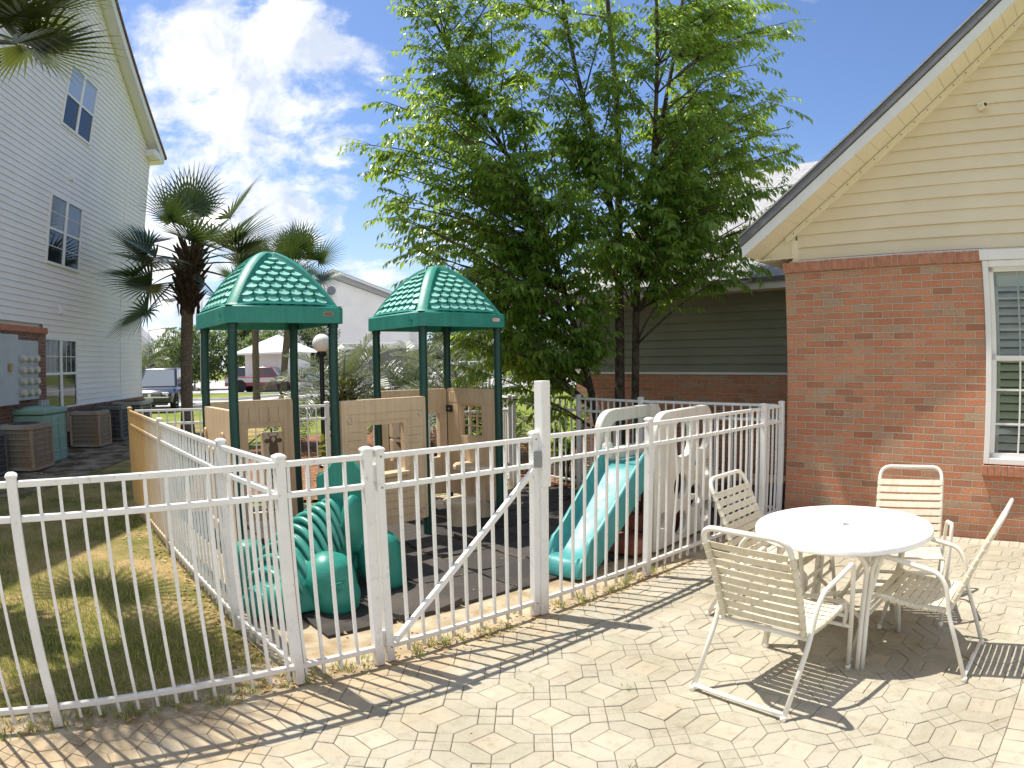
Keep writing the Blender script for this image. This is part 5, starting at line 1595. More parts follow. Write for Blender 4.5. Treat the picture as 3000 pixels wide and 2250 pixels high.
def sabal(base, h, lean, nf, size, seed, label, trunk_r=.165, mat=None, crown_h=.9, boss=True, low=-.55, extra=None, group=None):
    r = random.Random(seed)
    root = empty('palm_tree', tuple(base), 0, label, 'palm tree', group)
    top = base + V(lean[0], lean[1], h)
    P = [base.lerp(top, k/14) + V(lean[0], lean[1], 0)*-.12*math.sin(PI*k/14) - V(0,0,.1 if k == 0 else 0) for k in range(15)]
    m = MB(); m.tube(P, [trunk_r*(1.18-.3*min(1, k/3) + .03*math.sin(k*2.1)) for k in range(15)], 18); m.build('trunk', M_palmbark, root, smooth=True)
    if boss:
        m = MB()
        for k in range(64):
            a = k*2.4; f = (k+.5)/64
            z = -.75 + 1.35*f; rr = trunk_r*(1.05+.55*math.sin(PI*min(1, max(0, f)))**.7)
            c = top + V(math.cos(a)*rr*.85, math.sin(a)*rr*.85, z)
            dirv = V(math.cos(a)*.75, math.sin(a)*.75, .75+.4*f).normalized()
            Lb = r.uniform(.22,.42)*size*1.1
            m.tube([c - dirv*.05, c+dirv*Lb*.5, c+dirv*Lb+V(0,0,-.02)], [.055*trunk_r/.165, .045*trunk_r/.165, .008], 5)
        m.lathe([(trunk_r*.9,-.9),(trunk_r*1.3,-.4),(trunk_r*1.45,0),(trunk_r*1.2,.4),(trunk_r*.4,.7)], 14, top)
        for k in range(10):   # hanging dead bits
            a = r.uniform(0, 6.28); c = top + V(math.cos(a)*trunk_r*1.25, math.sin(a)*trunk_r*1.25, -.45)
            m.tube([c, c+V(math.cos(a)*.06, math.sin(a)*.06, -.25*r.random()-.2), c+V(math.cos(a)*.02, math.sin(a)*.02, -.5)], [.035,.03,.006], 4)
        m.build('leaf_boots', M_boot, root)
    fr = extra or [(k*2.399+r.uniform(-.3,.3), low + (1.45-low)*((k+.5)/nf)**.9) for k in range(nf)]
    for (az, el) in fr:
        b = MB(); pt = MB()
        d = V(math.cos(az)*math.cos(el), math.sin(az)*math.cos(el), math.sin(el))
        s0 = top + V(0,0,.15+.4*max(0, el)) + d*.1
        fan_frond(b, b, s0, d, size*(1.0 if el < 1 else .85), r, sag=.42)
        b.build('frond', mat or M_palm, root)
    return root
def fr_list(spec, r=random.Random(8)): return [(rad(a), rad(e)) for a, e in spec]
# the palm in front of the white building (its fronds as photographed: a loose, wind-thinned head)
sabal(V(-7.52,14.45,-.03), 3.85, (.06,.05), 0, 1.30, 31, 'cabbage palm with a ragged dark boot collar, standing before the white building', extra=fr_list(
    [(180,30),(172,14),(188,20),(178,-8),(200,2),(150,72),(110,82),(70,72),(95,58),(165,55),(0,30),(8,16),(-10,6),(12,-8),(-14,20),(20,48),(205,-38),(-8,-36),(270,40),(250,12),(90,35),(300,20)]))
sabal(V(-8.9,25.4,-.05), 4.75, (.45,.2), 26, 1.25, 33, 'cabbage palm with a leaning trunk, the taller of the pair beyond the playhouse', trunk_r=.16)
sabal(V(-9.95,25.3,-.05), 4.3, (-.1,.2), 24, 1.2, 34, 'cabbage palm with a straight trunk, the shorter of the pair beyond the playhouse', trunk_r=.16)
sabal(V(-5.35,4.25,-.03), 4.75, (.1,.0), 22, 1.08, 37, 'palm beside the white building whose loose fan fronds hang in front of its gable', mat=M_palm_y, trunk_r=.16, extra=fr_list(
    [(-3,0),(-10,-14),(6,10),(-16,12),(14,-8),(-22,-2),(-8,32),(90,20),(190,0),(270,30)]))

def pindo(base, h, nf, L, seed, label, mat=M_palm_g, trunk_r=.2, el0=-.1):
    r = random.Random(seed)
    root = empty('feather_palm', tuple(base), 0, label, 'palm tree')
    m = MB(); top = base + V(0,0,h)
    m.tube([base-V(0,0,.1), base+V(0,0,h*.5), top], [trunk_r*.9, trunk_r, trunk_r*1.1], 14)
    for k in range(46):
        a = k*2.4; f = k/46; c = base + V(math.cos(a)*trunk_r*.8, math.sin(a)*trunk_r*.8, .1+h*f)
        d = V(math.cos(a)*.8, math.sin(a)*.8, .9).normalized(); q = r.uniform(.18,.34)
        m.tube([c, c+d*q*.6, c+d*q], [.05,.04,.012], 5)
    m.build('trunk', M_boot if mat is M_palm_g else M_palmbark, root)
    for k in range(nf):
        az = k*2.399 + r.uniform(-.3,.3); el = el0 + (1.35-el0)*((k+.5)/nf)
        d = V(math.cos(az)*math.cos(el), math.sin(az)*math.cos(el), math.sin(el))
        P = []; p = top + d*.08; dd = d.copy(); n = 14; Lr = L*r.uniform(.8,1.1)
        for j in range(n+1):
            P.append(p.copy()); p += dd*(Lr/n); dd.z -= .105+.02*j/n; dd.normalize()
        b = MB(); b.tube(P, [.016*(1-.8*j/n) for j in range(n+1)], 4)
        nl = 34
        for j in range(nl):
            f = .16 + .84*j/nl; i = min(n-1, int(f*n)); q = P[i].lerp(P[i+1], f*n-i); td = (P[i+1]-P[i]).normalized()
            s = td.cross(V(0,0,1)); s = s.normalized() if s.length > .05 else V(1,0,0); u = s.cross(td).normalized()
            ll = L*.30*math.sin(PI*min(1, .12+f*.83))**.6
            for sg in (-1, 1):
                ld = (s*sg*.8 + td*.55 + u*.42 + rv(r)*.12).normalized()
                w = td*.011
                e = q + ld*ll*.55; t2 = q + ld*ll + V(0,0,-ll*.22)
                b.add([q-w, q+w, e+w*.9, e-w*.9, t2], [(0,1,2,3),(3,2,4)])
        b.build('frond', mat, root)
    return root
pindo(V(-3.25,12.9,-.03), .95, 30, 1.75, 41, 'grey-green feather palm with a leafy vine on its stubby trunk, behind the globe lamp')
pindo(V(-2.0,13.3,-.03), .75, 28, 1.7, 42, 'grey-green feather palm with drooping fronds, seen between the two playhouse roofs')
pindo(V(-.85,12.3,-.03), .7, 30, 1.75, 43, 'grey-green feather palm half hidden by the leafy tree, behind the lettered blocks')
pindo(V(-24.3,40,-.05), 1.5, 20, 2.7, 44, 'yellow-green feather palm at the back of the car park beside the white building', mat=M_palm_y, trunk_r=.25)

# ------------------------------------------------------------------ shrubs, vine, far trees
M_shrub = leaf_mat('yellow_green_leaf', [(.10,.13,.02),(.17,.19,.03),(.26,.25,.045)], .35, (.45,.48,.07), .4)
M_far = leaf_mat('far_leaf', [(.05,.085,.03),(.08,.125,.04),(.12,.165,.055),(.17,.21,.08)], .3, (.30,.40,.10), .6)
M_fardark = leaf_mat('far_dark_leaf', [(.03,.055,.022),(.045,.075,.03),(.07,.10,.04)], .2, (.2,.28,.06), .6)
def shrub(p, rx, h, n, seed, label, mat=M_shrub, size=.07):
    r = random.Random(seed); root = empty('shrub', tuple(p), 0, label, 'shrub')
    wood = MB(); lv = MB()
    for k in range(n):
        a = r.uniform(0, 6.28); q = p + V(math.cos(a)*rx*r.random()**.6, math.sin(a)*rx*r.random()**.6, h*r.uniform(.45,1))
        P = curve(p + V(r.uniform(-.08,.08), r.uniform(-.08,.08), -.03), q, .05, 6, rv(r)*.06)
        wood.tube(P, [.008*(1-.6*j/6) for j in range(7)], 4)
        for j in range(22):
            f = r.uniform(.25,1); i = min(5, int(f*6)); c = P[i].lerp(P[i+1], f*6-i) + rv(r)*.03
            leaf(lv, c, rv(r)+V(0,0,.2), V(0,0,1)+rv(r)*.6, size*r.uniform(.7,1.2), size*.5, .15, .1)
    wood.build('stems', M_twig, root); lv.build('foliage', mat, root)
shrub(V(-3.15,12.45,0), .45, 1.7, 26, 51, 'yellow-green vine climbing the palm trunk behind the globe lamp', size=.11)
shrub(V(-2.15,11.4,0), .4, 1.5, 16, 52, 'thin yellow-green shrub between the feather palms', size=.085)
shrub(V(-.75,11.0,0), .55, 1.75, 22, 53, 'yellow-green shrub behind the nine-pane panel of the playhouse', size=.085)
shrub(V(-.25,10.4,0), .5, 1.35, 24, 54, 'bright green shrub by the open back gate', mat=M_leaf, size=.10)
shrub(V(.75,9.6,0), .45, 1.25, 22, 55, 'broad-leaved green shrub in front of the lit end of the far brick wall', mat=M_leaf, size=.13)
shrub(V(-2.5,9.4,0), .3, .6, 14, 56, 'low strappy green plant in the pine straw by the lamp post', size=.16)
def far_tree(p, h, rx, rz, n, seed, label, mat=M_far, leafs=.34):
    r = random.Random(seed); root = empty('bushy_tree', tuple(p), 0, label, 'tree', 'trees beyond the car park')
    m = MB(); m.tube([p-V(0,0,.2), p+V(.1,0,h*.3), p+V(0,.1,h*.6)], [.22,.18,.1], 8)
    for k in range(6):
        a = k*1.05; m.tube([p+V(0,0,h*.3), p+V(math.cos(a)*rx*.5, math.sin(a)*rx*.5, h*.6)], [.09,.03], 5)
    m.build('trunk', M_bark, root)
    lv = MB(); cl = []
    for k in range(34):
        v = rv(r).normalized(); f = r.uniform(.55,1)
        cl.append((p + V(v.x*rx*f, v.y*rx*f, h-rz+v.z*rz*f), r.uniform(.22,.42)*rx))
    for k in range(int(n*1.9)):
        c, q = cl[r.randrange(len(cl))]; v = rv(r); v = v.normalized()*(v.length**.4)*q
        leaf(lv, c+v, rv(r), V(0,0,1)+rv(r)*.8, leafs*r.uniform(.6,1.2), leafs*.55, .1, .1)
    lv.build('crown', mat, root)
far_tree(V(-26.2,50.5,0), 5.4, 2.6, 2.4, 2600, 61, 'round pale green tree beyond the dark car, beside the nearest palm trunk')
far_tree(V(-22.6,51.5,0), 5.0, 2.3, 2.3, 2200, 62, 'pale green tree right behind the near palm trunk')
far_tree(V(-20.9,52.5,0), 5.4, 2.2, 2.5, 2200, 63, 'dark tree seen between the left playhouse poles', mat=M_fardark)
far_tree(V(-19.0,49.5,0), 4.6, 1.9, 2.2, 2000, 64, 'pale green tree touching the small hip-roofed building')
far_tree(V(-17.2,56,0), 6.2, 2.6, 2.8, 2200, 65, 'dark tree rising behind the small hip-roofed building', mat=M_fardark)
far_tree(V(-9,84,0), 6.0, 4.5, 2.8, 2200, 67, 'dark tree far behind the feather palms, nearest the big gabled building', mat=M_fardark, leafs=.55)
far_tree(V(-1.5,80,0), 5.4, 4.2, 2.6, 2200, 68, 'dark tree far off in line with the open back gate', mat=M_fardark, leafs=.55)
far_tree(V(7,82,0), 6.4, 4.5, 3.0, 2200, 69, 'dark tree far off behind the leafy tree', mat=M_fardark, leafs=.55)
far_tree(V(-30,54,0), 4.2, 2.6, 2.1, 1800, 66, 'low tree at the back of the car park beside the white building', mat=M_fardark)

# ------------------------------------------------------------------ grass on the near lawn, litter
M_grass = leaf_mat('grass_blade', [(.15,.21,.03),(.24,.28,.05),(.36,.33,.10),(.55,.45,.23)], .3, (.35,.42,.06), .5)
def grass():
    r = random.Random(71); m = MB()
    poly = [(-7.5,1.2), (-2.6,1.2), (FL.x-.03, FL.y+.05), (FC.x-.06, FC.y), (S3.x-.05, S3.y), (-4.6,8.0), (-7.4,9.5)]
    n = 0
    while n < 36000:
        x = r.uniform(-7.5,-1.1); y = r.uniform(1.2,9.2)
        d = math.hypot(x, y)
        if r.random() > min(1, (4.2/d)**1.5): continue
        if not inside((x,y), poly): continue
        g = noise.noise((x*.9, y*.9, 3.3)) + .5*noise.noise((x*2.6, y*2.6, 1.7))
        # bare strip along the fence
        ln = (Vector((x,y,0))-FC).cross((S3-FC).normalized()).length
        g += min(0, (ln-.30)*2.2) + min(0, (abs((Vector((x,y,0))-FL).dot(EDGE_N))-.28)*2)
        if r.random() > .55 + g*1.1: continue
        h = r.uniform(.02,.058); a = r.uniform(0, 6.28); w = r.uniform(.0016,.0030)
        lx, ly = r.gauss(0,.020), r.gauss(0,.020)
        c, s = math.cos(a)*w, math.sin(a)*w
        m.add([(x-c,y-s,-.022),(x+c,y+s,-.022),(x+lx*.5+c*.8,y+ly*.5+s*.8,-.02+h*.65),(x+lx*.5-c*.8,y+ly*.5-s*.8,-.02+h*.65),(x+lx,y+ly,-.02+h)], [(0,1,2,3),(3,2,4)])
        n += 1
    def tuft(p, z, k, hh):
        for _ in range(k):
            a = r.uniform(0, 6.28); h = hh*r.uniform(.5,1.2); w = .0022; lx, ly = r.gauss(0, hh*.45), r.gauss(0, hh*.45); c, s = math.cos(a)*w, math.sin(a)*w
            x, y = p[0]+r.gauss(0,.012), p[1]+r.gauss(0,.012)
            m.add([(x-c,y-s,z),(x+c,y+s,z),(x+lx*.5+c*.8,y+ly*.5+s*.8,z+h*.65),(x+lx*.5-c*.8,y+ly*.5-s*.8,z+h*.65),(x+lx,y+ly,z+h)], [(0,1,2,3),(3,2,4)])
    for _ in range(150):     # ragged growth at the foot of the fence
        q = FL + EDGE_D*r.uniform(-1.5,4.4) + EDGE_N*r.gauss(-.01,.05); tuft(q, -.01, r.randint(6,16), r.uniform(.03,.09))
    for _ in range(60):
        q = FC.lerp(S3, r.random()) + rv(r)*.06; tuft(q, -.02, 10, r.uniform(.03,.08))
    for _ in range(14):      # weeds in the paving joints
        tuft((r.uniform(-.8,2.4), r.uniform(2.3,4.6)), -.006, 7, r.uniform(.015,.03))
    tag(m.build('grass', M_grass), 'short patchy grass of the lawn beside the picket fence', 'grass', kind='stuff')
grass()
M_litter = leaf_mat('dry_leaf', [(.50,.40,.16),(.42,.26,.09),(.30,.16,.06),(.60,.52,.28),(.24,.13,.06)], .15, (.5,.4,.1), .8)
def litter():
    r = random.Random(81); m = MB()
    def drop(p, L, z=.0):
        a = r.uniform(0, 6.28); d = V(math.cos(a), math.sin(a), r.uniform(-.1,.25))
        leaf(m, V(p[0],p[1],z+.004), d, V(0,0,1)+rv(r)*.5, L, L*.36, .2, .2)
    for k in range(520):      # along the fence foot
        t = r.uniform(-1.4, 4.7); q = FL + EDGE_D*t + EDGE_N*r.gauss(-.02,.06); drop(q, r.uniform(.02,.05), .0)
    for k in range(380):      # foot of the side fence
        t = r.random()**1.5; q = FC.lerp(S3, t); n = (S3-FC).normalized(); n = V(-n.y, n.x, 0); q = q + n*abs(r.gauss(.05,.16)); drop(q, r.uniform(.025,.07), -.01)
    for k in range(260):      # tile joints
        i, j = r.randint(-6,8), r.randint(-3,9); T = .51; o = Vector((-.35,4.42,0))
        q = o + EDGE_D*(i*T) - EDGE_N*(j*T)
        q = q + (EDGE_D*r.random()*T if r.random() < .5 else -EDGE_N*r.random()*T)
        if inside(q, YARD): drop(q + rv(r)*.01, r.uniform(.015,.035), .018)
    for k in range(150):
        q = V(r.uniform(-1.2,2.5), r.uniform(3.6,8.5), 0)
        if inside(q, YARD): drop(q, r.uniform(.02,.045), .022)
    for k in range(26):
        q = V(r.uniform(-.6,2.6), r.uniform(2.2,4.2), 0); drop(q, r.uniform(.015,.03), .002)
    for k in range(420):
        q = V(r.uniform(-3.4,1.4), r.uniform(8.3,13.5), 0); drop(q, r.uniform(.05,.12), .0)
    for k in range(160):
        q = V(r.uniform(-8.4,-5.2), r.uniform(7.2,12.5), 0); drop(q, r.uniform(.04,.1), -.01)
    tag(m.build('fallen_leaves', M_litter), 'dry leaf litter along fence feet and in tile joints', 'leaf litter', kind='stuff')
litter()
# ------------------------------------------------------------------ air conditioners
M_acw = simple('beige_enamel', (.33,.31,.26), (.40,.38,.32), 3, .5)
def rust_enamel(name, c=(.34,.32,.27)):
    t = NT(name); co = t.coord(); sp = t.node('ShaderNodeSeparateXYZ'); t.link(co, sp.inputs[0])
    f = t.node('ShaderNodeMapRange'); t.set(f, From_Min=.02, From_Max=.42)
    t.link(t.math('ADD', sp.outputs['X'], t.math('MULTIPLY', t.math('SUBTRACT', t.noise(co, 3, 5), .5), .7)), f.inputs['Value'])
    d = t.mix(t.math('MULTIPLY', f.outputs[0], .62), c, t.ramp(t.noise(co, 12, 5), [(.35, (.24,.12,.05)), (.65, (.36,.21,.11))]))
    t.color(d); t.rough(.6); return t.m
M_acrust = rust_enamel('rusty_enamel'); M_accoil = rust_enamel('rusty_coil', (.20,.18,.14))
M_acdark = simple('dark_coil', (.035,.035,.033), (.07,.07,.065), 8, .7)
M_acgrey = simple('dark_grey_enamel', (.10,.105,.105), (.14,.145,.145), 4, .5)
M_acgreen = simple('pale_green_enamel', (.20,.33,.27), (.25,.39,.32), 3, .5)
def ac_unit(p, rz, w, d, h, label, mat, round_=.12, louver=True, extra=None):
    root = empty('air_conditioner', tuple(p), rad(rz), label, 'air conditioner', 'air conditioners along the white building')
    def rr(x, y, r, n=5):
        o = []
        for cx, cy, a0 in ((x-r,y-r,0),(-x+r,y-r,90),(-x+r,-y+r,180),(x-r,-y+r,270)):
            for k in range(n+1): a = rad(a0+90*k/n); o.append((cx+r*math.cos(a), cy+r*math.sin(a)))
        return o
    I = Matrix.Identity(4)
    m = MB(); m.plate([rr(w/2-.02,d/2-.02,round_)], Matrix.Translation((0,0,.06)), h-.12); m.build('coil', M_accoil if mat is M_acrust else M_acdark, root, local=True)
    m = MB(); m.plate([rr(w/2,d/2,round_)], Matrix.Translation((0,0,.03)), .05); m.plate([rr(w/2+.005,d/2+.005,round_), ], Matrix.Translation((0,0,h-.075)), .06)
    m.plate([rr(w/2-.012,d/2-.012,round_)], Matrix.Translation((0,0,h-.016)), .016)
    m.build_each('casing', mat, root, bevel=.008, local=True)
    m = MB(); nb = 6
    for k in range(1, nb+1):
        z = .08 + (h-.17)*k/(nb+.5); m.plate([rr(w/2-.002,d/2-.002,round_), [q for q in rr(w/2-.018,d/2-.018,round_)][::-1]], Matrix.Translation((0,0,z)), .012)
    if louver:
        for x in (-.3,-.1,.1,.3):
            for s in (-1, 1):
                m.box((x*w, s*(d/2-.012), h*.47), (.004,.008,h*.82)); m.box((s*(w/2-.012), x*d, h*.47), (.008,.004,h*.82))
    m.build('louvre', mat, root, local=True)
    m = MB()
    for s in (-1, 1):
        for s2 in (-1, 1):
            m.box((s*(w/2-round_*.35), s2*(d/2-round_*.35), h*.47), (.07,.07,h*.85))
    m.build_each('corner_post', mat, root, local=True, bevel=.02)
    m = MB(); m.lathe([(.05,h+.001),(.05,h+.022)], 14)
    for k in range(1, 6): m.tube([(w*.40*k/5.5*math.cos(2*PI*j/24), d*.40*k/5.5*math.sin(2*PI*j/24), h+.012) for j in range(24)], .005, 4, closed=True)
    m.build('fan_guard', M_acdark, root, local=True)
    if extra: extra(root, w, d, h)
    return root
def logo(root, w, d, h):
    m = MB(); m.box((w/2+.004,.08,h*.72), (.006,.08,.05)); m.build('maker_badge', simple('red_badge', (.5,.03,.04), rough=.4), root, local=True, bevel=.01)
def pipebox(root, w, d, h):
    m = MB(); m.box((-w/2-.07,-d/2+.16,h*.72), (.16,.30,.42)); m.build('service_box', M_acw, root, local=True, bevel=.01)
ac_unit(V(-8.72,8.42,-.02), 6, .80, .80, .74, 'dark grey air conditioner with a small red badge', M_acgrey, extra=logo)
ac_unit(V(-8.50,9.50,-.02), 10, .86, .86, .80, 'rust-streaked air conditioner in front of the green cabinet', M_acrust)
ac_unit(V(-9.42,13.0,-.02), 12, .80, .74, .80, 'grey-beige air conditioner under the lowest window, rust down one corner', M_acrust, round_=.08, extra=pipebox)
ac_unit(V(-9.65,14.35,-.02), 12, .80, .80, .83, 'dark-sided air conditioner just behind the rust-sided one', M_acgrey, round_=.10)
ac_unit(V(-9.95,15.75,-.02), 12, .95, .85, .86, 'brownish air conditioner next to the end of the picket fence', M_acw, round_=.10)
def green_cabinet():
    root = empty('utility_cabinet', (-9.02,10.55,-.02), rad(10), 'pale green utility cabinet below the electricity meters', 'utility cabinet')
    m = MB(); m.box((0,0,.45), (.85,.95,.9)); m.build('body', M_acgreen, root, local=True, bevel=.03)
    m = MB(); m.box((0,0,.96), (.93,1.03,.11)); m.lathe([(.45,1.01),(.40,1.035),(.2,1.05)], 24); m.build('lid', M_acgreen, root, local=True, bevel=.03)
    m = MB()
    for k in range(3): m.box((.43,0,.2+.25*k), (.02,.9,.03))
    for k in range(4): m.box((.43,-.42+.28*k,.45), (.018,.03,.8))
    m.build('ribs', M_acgreen, root, local=True)
green_cabinet()

# ------------------------------------------------------------------ globe lamp and street lamps
def globe_lamp():
    p = V(-3.07,10.78,0); root = empty('globe_lamp', tuple(p), 0, 'lamp with a white globe on a black post behind the playhouse', 'lamp post')
    bl = simple('black_post', (.006,.006,.008), rough=.4)
    m = MB(); m.lathe([(.10,-.05),(.10,.03),(.055,.06),(.042,.12),(.040,1.80)], 16, p); m.build('post', bl, root, autosmooth=rad(40))
    m = MB(); m.lathe([(.05,1.79),(.075,1.81),(.085,1.85),(.08,1.872)], 18, p); m.build('collar', bl, root, autosmooth=rad(40))
    t = NT('milk_glass'); t.color((.84,.82,.78)); t.rough(.25); t.b.inputs['Subsurface Weight'].default_value = .5; t.b.inputs['Subsurface Radius'].default_value = (.1,.09,.08); t.b.inputs['Subsurface Scale'].default_value = .5
    m = MB(); m.ball(p+V(0,0,2.01), .152, 32, 20); m.build('globe', t.m, root, smooth=True)
globe_lamp()
M_lampgrey = simple('galvanised', (.32,.34,.36), (.40,.42,.44), 3, .45, metal=.4)
def street_lamp(p, h, head, label):
    root = empty('street_lamp', tuple(p), 0, label, 'street lamp')
    m = MB(); m.tube([p-V(0,0,.1), p+V(0,0,h)], [.10,.06], 10); m.build('pole', M_lampgrey, root, smooth=True)
    d = head - (p+V(0,0,h)); u = V(d.x, d.y, 0).normalized()
    m = MB(); m.tube([p+V(0,0,h-.1), head-u*.5], .035, 8); m.build('arm', M_lampgrey, root, smooth=True)
    m = MB(); m.ball(head, (.62,.24,.13), 16, 8, M=Matrix(((u.x,-u.y,0),(u.y,u.x,0),(0,0,1)))); m.ball(head-V(0,0,.07), (.32,.16,.12), 12, 8, M=Matrix(((u.x,-u.y,0),(u.y,u.x,0),(0,0,1)))); m.build('lamp_head', M_lampgrey, root, smooth=True)
street_lamp(V(-26.2,38.2,0), 7.3, V(-23.2,38.62,7.40), 'street lamp head reaching out from behind the white building')
street_lamp(V(-19.7,40.2,0), 6.2, V(-21.66,39.45,6.13), 'street lamp whose pole is hidden by the near palm trunk')
street_lamp(V(-30.57,51.6,0), 5.1, V(-28.5,52,5.15), 'thin dark lamp pole in front of the far white gable')

# ------------------------------------------------------------------ vehicles
def paint(name, c, rough=.22, metal=.0):
    t = NT(name); t.color(c); t.rough(rough); t.b.inputs['Metallic'].default_value = metal; t.b.inputs['Coat Weight'].default_value = .6; t.b.inputs['Coat Roughness'].default_value = .05
    return t.m
M_tyre = simple('tyre_rubber', (.012,.012,.012), rough=.85)
M_rim = simple('alloy', (.55,.55,.56), rough=.3, metal=.8)
M_chrome = simple('chrome', (.7,.7,.7), rough=.15, metal=1)
M_cladding = simple('grey_cladding', (.035,.035,.037), rough=.55)
M_lens = simple('head_lamp_lens', (.75,.75,.72), rough=.1)
M_carglass = glass_mat('car_glass', (.03,.035,.04), .05)
M_windscreen = glass_mat('bright_windscreen', (.20,.23,.26), .06)
def loft(mb, secs, m=0, cap=True):
    k = len(secs[0]); vs = [p for s in secs for p in s]; fs = []
    for i in range(len(secs)-1):
        for j in range(k): fs.append((i*k+j, i*k+(j+1) % k, (i+1)*k+(j+1) % k, (i+1)*k+j))
    if cap: fs += [tuple(range(k))[::-1], tuple(range((len(secs)-1)*k, len(secs)*k))]
    mb.add(vs, fs, m)
def wheel(root, x, y, r, w):
    M = Matrix.Translation((x, y, r)) @ Matrix.Rotation(PI/2, 4, 'X')
    m = MB(); m.lathe([(r*.62,-w/2),(r*.95,-w/2),(r,-w*.35),(r,w*.35),(r*.95,w/2),(r*.62,w/2)], 28, M=M, cap=False); m.lathe([(r*.62,-w*.3),(r*.62,w*.3)], 28, M=M)
    wo = m.build('wheel', M_tyre, root, local=True, autosmooth=rad(35))
    s = 1 if y < 0 else -1
    m = MB(); m.lathe([(r*.60,w*.36*s),(r*.52,w*.42*s),(r*.18,w*.30*s),(.02,w*.34*s)], 24, M=M)
    o = m.build('rim', M_rim, wo, local=True, autosmooth=rad(30))
    m = MB()
    for k in range(5):
        a = 2*PI*k/5+.3; m.ball(M @ V(r*.38*math.cos(a), r*.38*math.sin(a), w*.375*s), (.05,.05,.05), 8, 6)
    m.build_each('rim_opening', M_tyre, wo, local=True, smooth=True)
def suv(p, rz, label, col, name='parked_car', wagon=True, L=4.7, W=1.9, H=1.78, cladding=True, cat='car', windscreen=None):
    """front towards +x"""
    root = empty(name, tuple(p), rad(rz), label, cat)
    hw = W/2; body = paint(name+'_paint', col)
    def sec(x, zb, zt, w, r=.12):
        return [V(x,-w,zb), V(x,-w-.01,zb+.22), V(x,-w,zt-r), V(x,-w+r,zt), V(x,w-r,zt), V(x,w,zt-r), V(x,w+.01,zb+.22), V(x,w,zb)]
    bz = .95*H/1.78
    m = MB(); f = L/2
    loft(m, [sec(-f, .45, bz-.05, hw-.10), sec(-f+.12, .33, bz+.02, hw-.02), sec(-f*.3, .30, bz+.05, hw), sec(f*.35, .30, bz+.03, hw), sec(f*.62, .32, bz-.0, hw-.01), sec(f-.18, .40, bz-.10, hw-.06), sec(f-.03, .52, bz-.25, hw-.16)])
    m.build('body', body, root, local=True, bevel=.03, autosmooth=rad(40))
    # cabin
    def csec(x, z, w): return [V(x,-w,z), V(x,w,z)]
    xr0 = -f+.15 if wagon else -f*.55
    x_b, x_t = f*.42, f*.12
    zb, zt = bz+.0, H-.03
    wb, wt = hw-.05, hw-.22
    m = MB()
    m.add([(xr0,-wb,zb),(x_b,-wb,zb),(x_b,wb,zb),(xr0,wb,zb),(xr0+.25,-wt,zt),(x_t,-wt,zt),(x_t,wt,zt),(xr0+.25,wt,zt)], [(0,3,2,1),(4,5,6,7),(0,1,5,4),(1,2,6,5),(2,3,7,6),(3,0,4,7)])
    cab = m.build('roof', body, root, local=True, bevel=.07, seg=3, autosmooth=rad(45))
    # glass panes laid 6 mm proud of the cabin faces
    def pane(nm, pts, mat):
        q = MB(); q.add(pts, [tuple(range(len(pts)))]); n = (Vector(pts[1])-Vector(pts[0])).cross(Vector(pts[2])-Vector(pts[0])).normalized()
        g = MB(); k = len(pts); vs = [Vector(a)+n*.006 for a in pts] + [Vector(a)-n*.004 for a in pts]
        g.add(vs, [tuple(range(k)), tuple(range(k, 2*k))[::-1]] + [(i, k+i, k+(i+1) % k, (i+1) % k) for i in range(k)])
        g.build(nm, mat, root, local=True)
    def lerp(a, b, t): return a+(b-a)*t
    def onside(x0, x1, t0, t1, s):
        def pt(x, t):
            xf = lerp(x_b, x_t, t); xa = lerp(xr0, xr0+.25, t); w = lerp(wb, wt, t)
            return (max(min(x, xf-.10), xa+.10), s*w, lerp(zb, zt, t))
        q = [pt(x0,t0), pt(x1,t0), pt(x1,t1), pt(x0,t1)]
        return q if s < 0 else q[::-1]
    def onfront(t0, t1, i): 
        q = []
        for t, s in ((t0,-1),(t0,1),(t1,1),(t1,-1)): q.append((lerp(x_b,x_t,t), s*(lerp(wb,wt,t)-i), lerp(zb,zt,t)))
        return q
    pane('windscreen', onfront(.07,.90,.10), windscreen or M_windscreen)
    for s in (-1, 1):
        cuts = [(-f+.4, -f*.42), (-f*.36, f*.02), (f*.06, f*.5)] if wagon else [(-f*.45, -f*.22), (-f*.18, f*.5)]
        for a, b2 in cuts: pane('side_window', onside(a, b2, .10, .86, s), M_carglass)
    # front end
    m = MB(); m.box((f-.03,0,bz-.28), (.09,W*.56,.24)); g = m.build('grille', M_cladding, root, local=True, bevel=.03)
    m = MB()
    for k in range(4): m.box((f+.012,0,bz-.37+.06*k), (.02,W*.52,.014))
    m.box((f+.012,0,bz-.28), (.03,.13,.15)); m.build('grille_bar', M_chrome, g, local=True, bevel=.004)
    for s in (-1, 1):
        m = MB(); m.box((f-.12,s*(hw-.30),bz-.26), (.17,.34,.22)); m.build('headlight', M_lens, root, local=True, bevel=.05, seg=3)
    m = MB(); m.box((f-.03,0,.50), (.26,W-.12,.22)); m.build('bumper', M_cladding if cladding else body, root, local=True, bevel=.06, seg=3)
    m = MB(); m.box((f+.08,0,.60), (.05,W-.2,.05)); m.build('bumper_trim', M_chrome if cladding else body, root, local=True, bevel=.01)
    m = MB(); m.box((f+.108,0,.50), (.02,.34,.16)); m.build('number_plate', simple('plate_grey', (.3,.3,.3), rough=.5), root, local=True)
    m = MB(); m.box((f-.02,0,.34), (.22,W-.35,.10)); m.build('air_dam', M_cladding, root, local=True, bevel=.03)
    for s in (-1, 1):
        m = MB(); m.box((f*.40,s*(hw+.10),bz+.10), (.12,.22,.17)); m.build('mirror', body, root, local=True, bevel=.04, seg=3)
    for x in (-f*.60, f*.60):
        for y in (-hw+.09, hw-.09): wheel(root, x, y, .37*H/1.78, .24)
